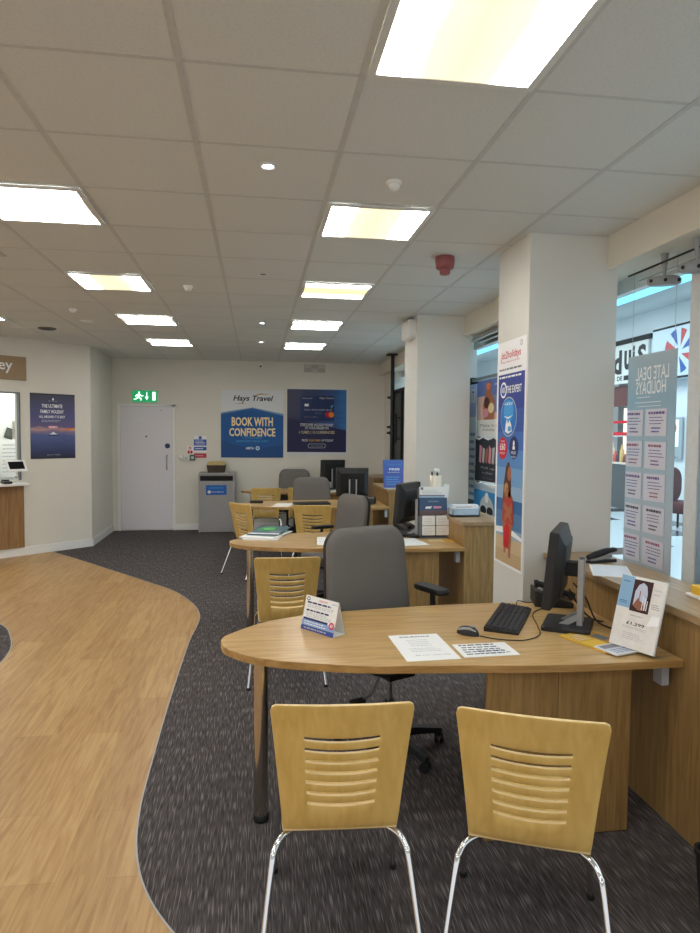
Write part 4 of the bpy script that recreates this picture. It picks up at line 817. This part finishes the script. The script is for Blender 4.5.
# standing price sign (clear holder with printed card)
BLp = Vector((1.523, 2.628, DZ+.016)); BRp = Vector((1.607, 2.435, DZ+.016)); u = (BRp-BLp).normalized(); back = Vector((-u.y, u.x, 0)); back = back if back.x > 0 else -back
V = back*.085+Vector((0, 0, .29))
e = empty('sign_holder', BLp); tag(e, 'clear stand with price card of a stone arch photo beside the brochures', 'sign holder')
s = Sheet((BRp-BLp).length, V.length, flat('card_cream', (232, 228, 222), .4), .004)
s.rect(0, .55, .30, 1, ink('card_sky', (142, 184, 216)), 1); s.rect(.30, .52, .72, .97, ink('arch_dark', (62, 34, 36)), 2); s.poly([(.36, .60), (.36, .80), (.42, .90), (.51, .94), (.60, .90), (.64, .80), (.64, .56), (.5, .58)], ink('arch_sky', (196, 202, 222)), 3); s.poly([(.36, .60), (.45, .72), (.5, .68), (.58, .66), (.64, .56), (.5, .545)], ink('arch_town', (150, 98, 78)), 4)
for k in range(3): s.rect(.56+.05*k, .56, .575+.05*k, .76-.03*k, W_, 5)
s.rect(.47, .62, .49, .82, ink('arch_town', (150, 98, 78)), 5); s.lines(.04, .26, .90, .94, 1, BLU, 2, .3, 2); s.lines(.04, .26, .60, .65, 2, BLU, 2, .4, 5); s.lines(.76, .95, .78, .9, 2, LGR, 2, .2, 3); s.lines(.76, .95, .6, .68, 3, GRY, 2, .3, 8)
s.text('£1,299', .5, .345, .40, .05, K_, 2, .01); s.lines(.34, .66, .44, .48, 1, LGR, 2, .4, 3); s.lines(.22, .80, .27, .31, 2, LGR, 2, .3, 4); s.lines(.25, .75, .12, .22, 4, LGR, 2, .3, 5); s.poly([(.74, .36), (.98, .40), (.98, .52), (.82, .52)], W_, 2)
s.build('printed_card', (0, 0, 0), u, V, e)
CLR = flat('acrylic_edge', (214, 222, 222), .15)
nv = u.cross(V.normalized()); wd = (BRp-BLp).length
mb = MB(); q = [Vector((0, 0, 0))-u*.003, u*(wd+.003), u*(wd+.003)+V*1.01, V*1.01-u*.003]; off = -nv*.003
mb.add([tuple(p_) for p_ in q]+[tuple(p_+off) for p_ in q], [(0, 1, 2, 3), (7, 6, 5, 4), (0, 4, 5, 1), (1, 5, 6, 2), (2, 6, 7, 3), (3, 7, 4, 0)], CLR); mb.build('backing', e)
mb = MB(); fr_ = -back*.07; mb.add([tuple(p_) for p_ in (Vector((0, 0, -.002)), u*wd+Vector((0, 0, -.002)), u*wd+back*.06+Vector((0, 0, -.014)), back*.06+Vector((0, 0, -.014)))]+[tuple(p_+Vector((0, 0, -.002))) for p_ in (Vector((0, 0, -.0)), u*wd, u*wd+back*.06+Vector((0, 0, -.012)), back*.06+Vector((0, 0, -.012)))], [(0, 1, 2, 3), (7, 6, 5, 4), (0, 4, 5, 1), (1, 5, 6, 2), (2, 6, 7, 3), (3, 7, 4, 0)], CLR); mb.build('foot', e)

# ---------------------------------------------------------------- on the nearest storage unit
sheet_on('paper', 'white papers on the storage unit under the hanging banner', 'paper', (1.685, 3.08), (1.86, 3.0), (1.80, 3.36), lambda s_: s_.rect(.05, .05, .95, .95, ink('pale_blue_paper', (222, 230, 238)), 1), PAPER, .004, z=UZ)
e = empty('stapler', (1.92, 3.42, UZ+.0), R(12)); tag(e, 'black stapler on the storage unit at the pillar', 'stapler')
MB().rings([[(x, y*k, z_) for x, y in rrect(.20, .042, .018)] for k, z_ in ((1, 0), (1, .008), (.8, .012))], BLACKM).build('base', e)
MB().tube([(-.095, 0, .03), (-.04, 0, .044), (.03, 0, .06), (.085, 0, .066), (.102, 0, .062)], [.014, .019, .018, .014, .008], BLACK, 12).build('top_arm', e)
MB().box((-.08, -.009, .016), (.07, .009, .034), SILVER, Matrix.Rotation(-.10, 4, 'Y')).build('magazine', e)
e = empty('sweet_box', (1.955, 2.60, UZ)); tag(e, 'yellow box on a white tray at the right picture edge', 'box'); MB().box((-.05, -.07, 0), (.05, .07, .012), WHITE).build('tray', e, bevel=.003); MB().prism([(-.035, -.055), (.035, -.055), (.035, .055), (-.035, .055)], .012, .05, YP).build('carton', e, bevel=.004)
# black bin at the bottom right corner
e = empty('waste_bin', (1.58, 1.86, 0)); tag(e, 'black waste bin cut by the bottom right corner', 'bin'); MB().rings([[(x*k, y*k, z_) for x, y in rrect(.26, .2, .04)] for k, z_ in ((.85, 0), (1, .26), (1.04, .265), (1.04, .28), (.96, .28), (.82, .02))], BLACKM, False).build('tub', e)

# ---------------------------------------------------------------- second desk
def PD(px, py, z=DZ): p_ = PZ(px, py, z); return (p_.x, p_.y)
mz = []
for k, (a, b, c, mat, art, lb) in enumerate([((242, 540), (276, 541), (252, 531), PAPER, lambda s_: s_.lines(.1, .9, .1, .9, 5, LGR, 1, .3), 'white magazine at the bottom of the stack on the second desk'),
        ((239, 539), (272, 541), (250, 531), PAPER, lambda s_: s_.rect(.05, .2, .95, .95, ink('mg_grey', (120, 140, 140)), 1), 'pale magazine in the middle of the stack on the second desk'),
        ((247, 537), (278, 538), (256, 529), flat('mag_cover', (74, 104, 116), .3), None, 'green covered magazine on top of the stack on the second desk')]):
    def art_mg(s_): s_.rect(.0, .0, 1, .12, W_, 1); s_.ell(.40, .62, .30, .26, GRN, 1); s_.ell(.42, .66, .2, .16, ink('lime', (110, 190, 110)), 2); s_.lines(.6, .95, .2, .5, 3, LGR, 1, .3)
    sheet_on('magazine', lb, 'magazine', PD(*a), PD(*b), PD(*c), art or art_mg, mat, .009, z=DZ+.0105*k, group='magazines on the second desk')
sheet_on('paper', 'small white paper on the second desk left of the big grey chair', 'paper', PD(317, 545), PD(330, 545), PD(312, 537.5), lambda s_: s_.lines(.1, .9, .1, .9, 4, LGR, 1, .3))
sheet_on('paper', 'white paper on the second desk before the brochure rack', 'paper', PD(406, 546), PD(430, 545), PD(402, 539), lambda s_: s_.lines(.1, .9, .1, .9, 5, ink('wb_pale', (214, 222, 232)), 1, .3))
sheet_on('leaflet', 'yellow leaflet on the second desk at the foot of the brochure rack', 'leaflet', PD(430, 542), PD(459, 542), PD(428, 539.5), lambda s_: s_.rect(0, 0, .5, 1, CRM, 1), YP)
p = PZ(434.5, 538, DZ); e = empty('brochure_rack', (p.x, p.y, DZ)); tag(e, 'clear countertop rack of blue and white leaflets on the second desk', 'brochure rack')
rw = .26; mb = MB(); mb.box((-rw/2, -.02, 0), (rw/2, .12, .012), flat('rack_smoke', (120, 122, 126), .2)); mb.box((-rw/2, .105, 0), (rw/2, .12, .43), flat('rack_smoke', (120, 122, 126), .2)); mb.box((-rw/2, -.02, 0), (-rw/2+.006, .12, .19), flat('rack_smoke', (120, 122, 126), .2)); mb.box((rw/2-.006, -.02, 0), (rw/2, .12, .19), flat('rack_smoke', (120, 122, 126), .2)); mb.build('frame', e)
for cx in (-.062, .062):
    for r_ in range(2):
        s = Sheet(.112, .082, PAPER, .02); s.lines(.1, .9, .15, .85, 4, LGR, 1, .25, r_+5); s.build('business_cards', (cx-.056, -.015-.001, .03+.088*r_), (1, 0, 0), (0, 0, 1), e)
s = Sheet(.25, .15, ink('rack_blue', (66, 92, 122)), .01); s.rect(.0, .0, 1, .25, ink('rack_brown', (112, 92, 92)), 1); s.poly([(.2, .35), (.4, .35), (.45, .5), (.22, .48)], W_, 2); s.poly([(.5, .36), (.8, .38), (.78, .5), (.5, .5)], PNK, 2); s.text('CRUISES', .5, .78, .4, .08, LGR, 2); s.build('leaflet', (-.125, .05, .20), (1, 0, 0), (0, .15, 1), e)
s = Sheet(.23, .12, PAPER, .008); s.rect(.05, .78, .15, .95, GRY, 1); s.lines(.1, .9, .4, .75, 3, LGR, 1, .3); s.rect(0, .32, 1, .38, NAVY, 1); s.rect(0, 0, 1, .3, ink('rack_pale', (160, 186, 204)), 1); s.build('leaflet', (-.12, .085, .325), (1, 0, 0), (0, .1, 1), e)
s = Sheet(.05, .13, PAPER, .004); s.build('leaflet', (.095, .095, .34), (1, 0, -.12), (0, .1, 1), e)
p = PZ(435, 514, UZ); CRE = flat('cream_ceramic', (222, 214, 196), .3)
e = empty('pen_pot', (p.x+.06, 5.84, UZ)); tag(e, 'tall cream pot with small items on the second storage unit', 'pot'); MB().lathe([(.05, 0), (.054, .005), (.055, .33), (.05, .33), (.047, .02)], CRE, 24).build('pot', e)
for q, (pa, pb, r_, m_) in enumerate((((-.02, 0, .02), (-.035, .0, .365), .007, BLACKM), ((.02, .01, .02), (.03, .02, .37), .007, SILVER), ((0, -.01, .02), (.01, -.02, .36), .008, BLACKM))): MB().tube([pa, pb], r_, m_, 8).build('pen', e)
MB().lathe([(.02, .35), (.03, .37), (.02, .39)], WHITE, 14, Matrix.Translation((.012, .012, 0))).build('white_knob', e)
p = PZ(464, 516, UZ); e = empty('leaflet_box', (p.x, p.y, UZ)); tag(e, 'low pale blue and white box of leaflets on the second storage unit', 'leaflet box')
PBX = flat('box_pale_blue', (176, 200, 222), .4); MB().box((-.12, -.06, 0), (.12, .06, .015), PBX).box((-.12, -.06, 0), (.12, -.052, .07), PBX).box((-.12, .05, 0), (.12, .06, .10), PBX).box((-.12, -.06, 0), (-.113, .06, .07), PBX).box((.113, -.06, 0), (.12, .06, .09), PBX).build('tray', e)
s = Sheet(.22, .085, PAPER, .05); s.lines(.1, .9, .1, .9, 4, ink('wb_blue', (110, 130, 170)), 1, .3); s.build('leaflets', (-.11, .0, .016), (1, 0, 0), (0, 0, 1), e)

# ---------------------------------------------------------------- third and fourth desks
sheet_on('paper', 'white paper lying near the front of the third desk', 'paper', PD(270.5, 507), PD(288, 507.3), PD(275, 503.2), lambda s_: s_.rect(.0, .0, 1, .5, ink('cream_paper', (240, 228, 210)), 1))
p = PX(379.6, 490, 1.66); ylow = 8.42
e = empty('leaflet_stand', (1.615, 8.25, UZ)); tag(e, 'tall blue leaflet in a clear stand on the third storage unit', 'leaflet stand')
s = Sheet(.31, .36, grad('leaflet_blue', [(0., (84, 96, 168)), (.5, (74, 92, 172)), (1., (70, 104, 176))], 1), .004); s.text('Price promise', .5, .82, .56, .06, SKY, 1); s.text('FREE', .5, .66, .46, .075, W_, 1, .02); s.lines(.2, .85, .52, .58, 1, LGR, 1, .4); s.lines(.1, .8, .08, .42, 4, SKY, 1, .35, 3); s.ell(.93, .55, .05, .04, W_, 1); s.build('leaflet', (0, 0, .012), (1, .12, 0), (.04, .16, 1), e)
MB().box((0, -.02, 0), (.27, .09, .008), CLR).build('foot', e)
sheet_on('paper', 'white papers on the farthest desk before the monitor', 'paper', PD(327, 492), PD(343, 492), PD(326, 487), lambda s_: s_.lines(.1, .9, .1, .9, 3, LGR, 1, .3))

# ---------------------------------------------------------------- recycling cabinet and basket
a = PY(198.5, 531, 10.86); b = PY(234.5, 473, 10.86); x0, x1, zt = a.x, b.x, b.z
e = empty('recycling_bin', ((x0+x1)/2, 11.04, 0)); tag(e, 'tall grey recycling cabinet with posting slot and blue label', 'recycling bin'); w = (x1-x0)/2
MB().box((-w, -.17, .0), (-w+.02, .18, zt), CABG).box((w-.02, -.17, 0), (w, .18, zt), CABG).box((-w+.02, -.15, .01), (w-.02, .18, zt-.03), CABG).box((-w, -.18, zt-.03), (w, .18, zt), CABG).build('cabinet', e, bevel=.003)
MB().box((-w+.03, -.158, .04), (w-.03, -.149, zt-.155), flat('grey_cabinet_door', (158, 157, 155), .45)).build('front_panel', e, bevel=.002); MB().box((-w+.025, -.162, zt-.13), (w-.025, -.149, zt-.05), DARK).build('slot', e, bevel=.006)
s = Sheet(.33, .16, ink('bin_blue', (36, 98, 178)), .002); s.text('CONFIDENTIAL', .5, .72, .7, .16, SKY, 1, .01); s.text('WASTE PAPER ONLY', .56, .3, .6, .14, W_, 1); s.ell(.16, .3, .08, .16, W_, 1); s.build('label_plate', (-.17, -.159, zt-.36), (1, 0, 0), (0, 0, 1), e)
e = empty('wicker_basket', ((x0+x1)/2-.01, 11.0, zt)); tag(e, 'dark basket with straw coloured lid on the recycling cabinet', 'basket')
WK = wood('wicker', (60, 50, 42), (84, 72, 58), 'X', 6., .8); ST = wood('straw', (176, 152, 96), (204, 182, 126), 'X', 5., .8)
MB().rings([[(x*k, y*k, z_) for x, y in rrect(.30, .22, .03)] for k, z_ in ((.9, 0), (1, .11), (1.05, .11), (1.05, .125))], WK, False).build('basket', e); MB().rings([[(x*k, y*k, z_) for x, y in rrect(.30, .22, .03)] for k, z_ in ((1, .125), (.95, .17), (.8, .185))], ST, False).build('lid', e)

# black pole by the far window
e = empty('ceiling_pole', (2.03, 9.77, 0)); tag(e, 'black floor to ceiling pole with knobs near the far window', 'pole')
MB().cyl((0, 0), .028, 0, CE-.02, BLACKM, 20).build('shaft', e); MB().box((-.085, -.085, CE-.02), (.085, .085, CE-.003), BLACKM).build('ceiling_plate', e)
for z in (1.656, 1.745, 2.19):
    m_ = MB(); m_.cyl((0, 0), .037, z-.03, z+.03, BLACK, 18); m_.tube([(-.03, 0, z), (-.075, -.01, z)], .018, BLACK, 10); m_.build('knob', e)

# ================================================================= the mall beyond the glass
MW = flat('mall_wall', (206, 218, 222), .5, var=.02, scale=1); MC = flat('mall_ceiling', (196, 206, 210), .7, var=.02, scale=1)
mb = MB(); mb.box((2.36, -4, -.1), (16, 26, -.001), MALLF); struct(mb.build('mall_floor'))
mb = MB(); mb.box((3.1, -4, 4.2), (16, 26, 4.3), MC); struct(mb.build('mall_ceiling'))
SX = 8.0
mb = MB(); mb.box((SX, -4, 3.62), (SX+.2, 26, 4.2), MW); mb.box((SX, 11.9, 0), (SX+.2, 12.7, 3.62), MW); mb.box((SX, -4, 0), (SX+.2, 11.9, 3.62), MW); mb.box((SX, 16.5, 0), (SX+.2, 26, 3.62), MW); mb.box((SX+2.5, 11, 0), (SX+2.6, 18, 4), flat('shop_inside', (190, 186, 182), .6)); mb.box((SX, 12.7, 3.5), (SX+2.5, 16.5, 3.62), MC); struct(mb.build('mall_wall'))
mb = MB(); mb.box((2.4, 26, 0), (16, 26.2, 4.2), MW); struct(mb.build('mall_wall_end'))
mb = MB(); mb.box((2.56, -4, 2.72), (3.1, 26, 4.3), MC); mb.box((2.56, -4, 2.70), (2.62, 26, 2.75), flat('rail_grey', (120, 128, 130), .5)); struct(mb.build('mall_bulkhead'))
CY = glow('cove_cyan', (96, 190, 240), 2.2); WHG = glow('mall_light_white', (235, 248, 255), 3.)
mb = MB(); mb.box((2.76, -3, 2.708), (2.92, 20, 2.719), CY); tag(mb.build('light_strip'), 'long cyan light strip outside along the shop front head', 'light strip')
mb = MB(); mb.box((2.66, -3, 2.708), (2.69, 20, 2.719), WHG); tag(mb.build('light_strip'), 'thin white light strip beside the cyan one outside', 'light strip')
for y in (6.5, 9.5, 12.5, 15.5, 19): mb = MB(); mb.box((5.6, y, 4.185), (6.5, y+.6, 4.199), WHG); tag(mb.build('mall_light'), 'white rectangular light in the mall ceiling', 'ceiling light', 'mall ceiling lights')
# shop sign across the mall
p = PX(613, 352, SX-.06); q = PX(613, 385, SX-.06)
sx_far = 14.6; sy0 = 12.55; zt, zb = 3.63, 2.78
s = Sheet(sx_far-sy0, zt-zb, flat('shop_sign_white', (206, 212, 208), .5), .05)
fr = lambda y: (sx_far-y)/(sx_far-sy0)
ysg = lambda px: PX(px, 365, SX-.06).y
s.text('d', fr(ysg(617.5)), .56, .17, .62, K_, 1, .04); s.text('u', fr(ysg(627.5)), .58, .13, .50, K_, 1, .04); s.text('i', fr(ysg(633.5)), .62, .04, .62, K_, 1, .04); s.text('S', fr(ysg(641.5)), .60, .15, .62, K_, 1, .03); s.rect(fr(ysg(624)), .08, fr(ysg(640)), .20, K_, 1); s.text('DE', fr(ysg(620)), .14, .1, .12, K_, 1, .03)
tag(s.build('shop_sign', (SX-.01, sx_far, zb), (0, -1, 0), (0, 0, 1)), 'white shop sign with big black letters across the mall', 'shop sign')
mb = MB(); mb.box((SX-.12, 12.4, 3.64), (SX, 14.7, 3.72), DARK); tag(mb.build('sign_rail'), 'dark rail above the black lettered shop sign across the mall', 'rail')
yA, yB_ = PX(651, 350, SX-.3).y, PX(694, 350, SX-.3).y; zz1, zz0 = 3.72, 2.72
s = Sheet(yA-yB_, zz1-zz0, flat('emblem_board', (180, 200, 212), .4), .25)
R2, BL2 = ink('emb_red', (176, 70, 74)), ink('emb_blue', (44, 84, 150)); cx_, cy_ = fr and ((yA-PX(677, 350, SX-.3).y)/(yA-yB_)), .50; ar = (zz1-zz0)/(yA-yB_); rad = .42
for k in range(8):
    a0, a1 = 2*PI*k/8+.2, 2*PI*(k+.55)/8+.2; pts = [(cx_+.10*ar*math.cos(a0), cy_+.10*math.sin(a0))]+[(cx_+rad*ar*math.cos(a0+(a1-a0)*j/5), cy_+rad*math.sin(a0+(a1-a0)*j/5)) for j in range(6)]; s.poly(pts, R2 if k % 2 else BL2, 1)
s.rect(0, .96, 1, 1, DARK, 2); s.rect(0, 0, 1, .04, DARK, 2)
tag(s.build('emblem_sign', (SX-.02, yA, zz0), (0, -1, 0), (0, 0, 1)), 'pale board with a round red and blue emblem across the mall', 'shop sign')
# shop opening contents
mb = MB(); mb.box((SX+.05, 12.75, 2.3), (SX+.15, 14.8, 2.74), flat('awning_maroon', (92, 48, 46), .6)); tag(mb.build('shop_fascia'), 'dark maroon fascia under the black lettered shop sign', 'fascia')
e = empty('shop_display', (SX+.5, 13.8, 0)); tag(e, 'shop display shelves with dark base across the mall', 'shop display')
MB().box((-.4, -1.0, .0), (.3, 1.0, 1.0), flat('shop_counter_grey', (72, 78, 80), .4)).build('counter', e); MB().box((-.42, -1.02, 1.0), (.32, 1.02, 1.04), flat('shop_counter_top', (214, 204, 190), .4)).build('counter_top', e)
CRB = glow('shop_warm', (250, 226, 210), .9); MB().box((.28, -1, 1.04), (.32, 1, 2.3), CRB).build('back_panel', e); MB().box((-.3, -1, 1.62), (.3, 1, 1.65), WHITE).build('shelf', e); MB().box((-.32, -1, 1.65), (-.3, 1, 1.72), RED).build('price_strip', e); MB().box((-.32, -1, 1.92), (-.3, 1, 1.98), RED).build('price_strip', e)
rn = random.Random(3)
GC = [flat('gift%d' % k, c, .4) for k, c in enumerate(((230, 226, 214), (120, 60, 50), (210, 180, 120), (60, 60, 66), (200, 90, 80)))]
for k in range(12):
    y = 12.95+.14*k; h = .18+.25*rn.random(); m_ = MB(); m_.lathe([(.05, 0), (.055, .02), (.05, h*.7), (.025, h*.8), (.028, h)], GC[k % 5], 12, Matrix.Translation((SX+.25, y, 1.04))); tag(m_.build('bottle'), 'bottle on the counter of the shop across the mall', 'bottle', 'bottles in the shop across the mall')
# tub chair and small panel by the far wall
p = PX(682, 485, 7.4); e = empty('tub_chair', (7.4, p.y, 0), R(200)); tag(e, 'maroon round backed chair across the mall beside the mullion', 'chair'); LB = flat('maroon_leather', (88, 44, 44), .5)
MB().rings([[(x, y, z_) for x, y in rrect(.5*k, .5*k, .12)] for k, z_ in ((.92, .3), (1, .34), (1, .46), (.92, .5))], LB).build('seat', e); MB().rings([[(x*k, -.22+d_, .78+z_*k) for x, z_ in rrect(.52, .62, .22, 8)] for k, d_ in ((.9, -.04), (1, -.02), (1, .03), (.9, .05))], LB).build('backrest', e)
for sx in (-.2, .2):
    for sy in (-.2, .2): MB().cyl((sx, sy), .02, 0, .32, BLACKM, 10).build('leg', e)
s = Sheet(.9, .8, flat('notice_panel', (150, 164, 170), .5), .03); s.rect(.0, .2, .25, .9, K_, 1); s.rect(.4, .3, .9, .95, W_, 1); s.ell(.7, .75, .12, .15, RED, 2); s.lines(.1, .9, .0, .18, 2, GRY, 1, .4); tag(s.build('noticeboard', (SX-.02, 12.3, 1.2), (0, -1, 0), (0, 0, 1)), 'grey notice panel on the mall wall beside the banner', 'noticeboard')

# ================================================================= light and camera
def area(name, loc, rot, sx, sy, power, col=(1, 1, 1)):
    l = bpy.data.lights.new(name, 'AREA'); l.shape = 'RECTANGLE'; l.size = sx; l.size_y = sy; l.energy = power; l.color = col
    o_ = bpy.data.objects.new(name, l); COL.objects.link(o_); o_.location = loc; o_.rotation_euler = rot; return o_
area('mall_lamp', (5.4, 5, 4.15), (0, 0, 0), 2.5, 12, 260, (.86, .95, 1.))
area('mall_lamp', (5.4, 15, 4.15), (0, 0, 0), 2.5, 10, 300, (.86, .95, 1.))
l = on_left(1.0, 2.7, -.45); area('back_office_fill', l, (0, 0, 0), .6, .6, 17, (1, 1, .97))  # unseen area light added to brighten the room behind the counter
w = bpy.data.worlds.new('world'); S.world = w; w.use_nodes = True; w.node_tree.nodes['Background'].inputs[0].default_value = (.80, .82, .85, 1); w.node_tree.nodes['Background'].inputs[1].default_value = 1.0
cam = bpy.data.cameras.new('camera'); co = bpy.data.objects.new('camera', cam); COL.objects.link(co); S.camera = co
cam.sensor_fit = 'HORIZONTAL'; cam.sensor_width = 36.; cam.lens = F*36./700.; cam.clip_start = .05; cam.clip_end = 200
fwd = Vector(ray(350, 466.5)).normalized(); rgt = (Vector(ray(360, 466.5))-Vector(ray(350, 466.5))).normalized(); up = rgt.cross(fwd)
co.matrix_world = Matrix(((rgt.x, up.x, -fwd.x, 0), (rgt.y, up.y, -fwd.y, 0), (rgt.z, up.z, -fwd.z, HC), (0, 0, 0, 1)))
S.view_settings.view_transform = 'Standard'; S.view_settings.look = 'None'; S.view_settings.exposure = .2
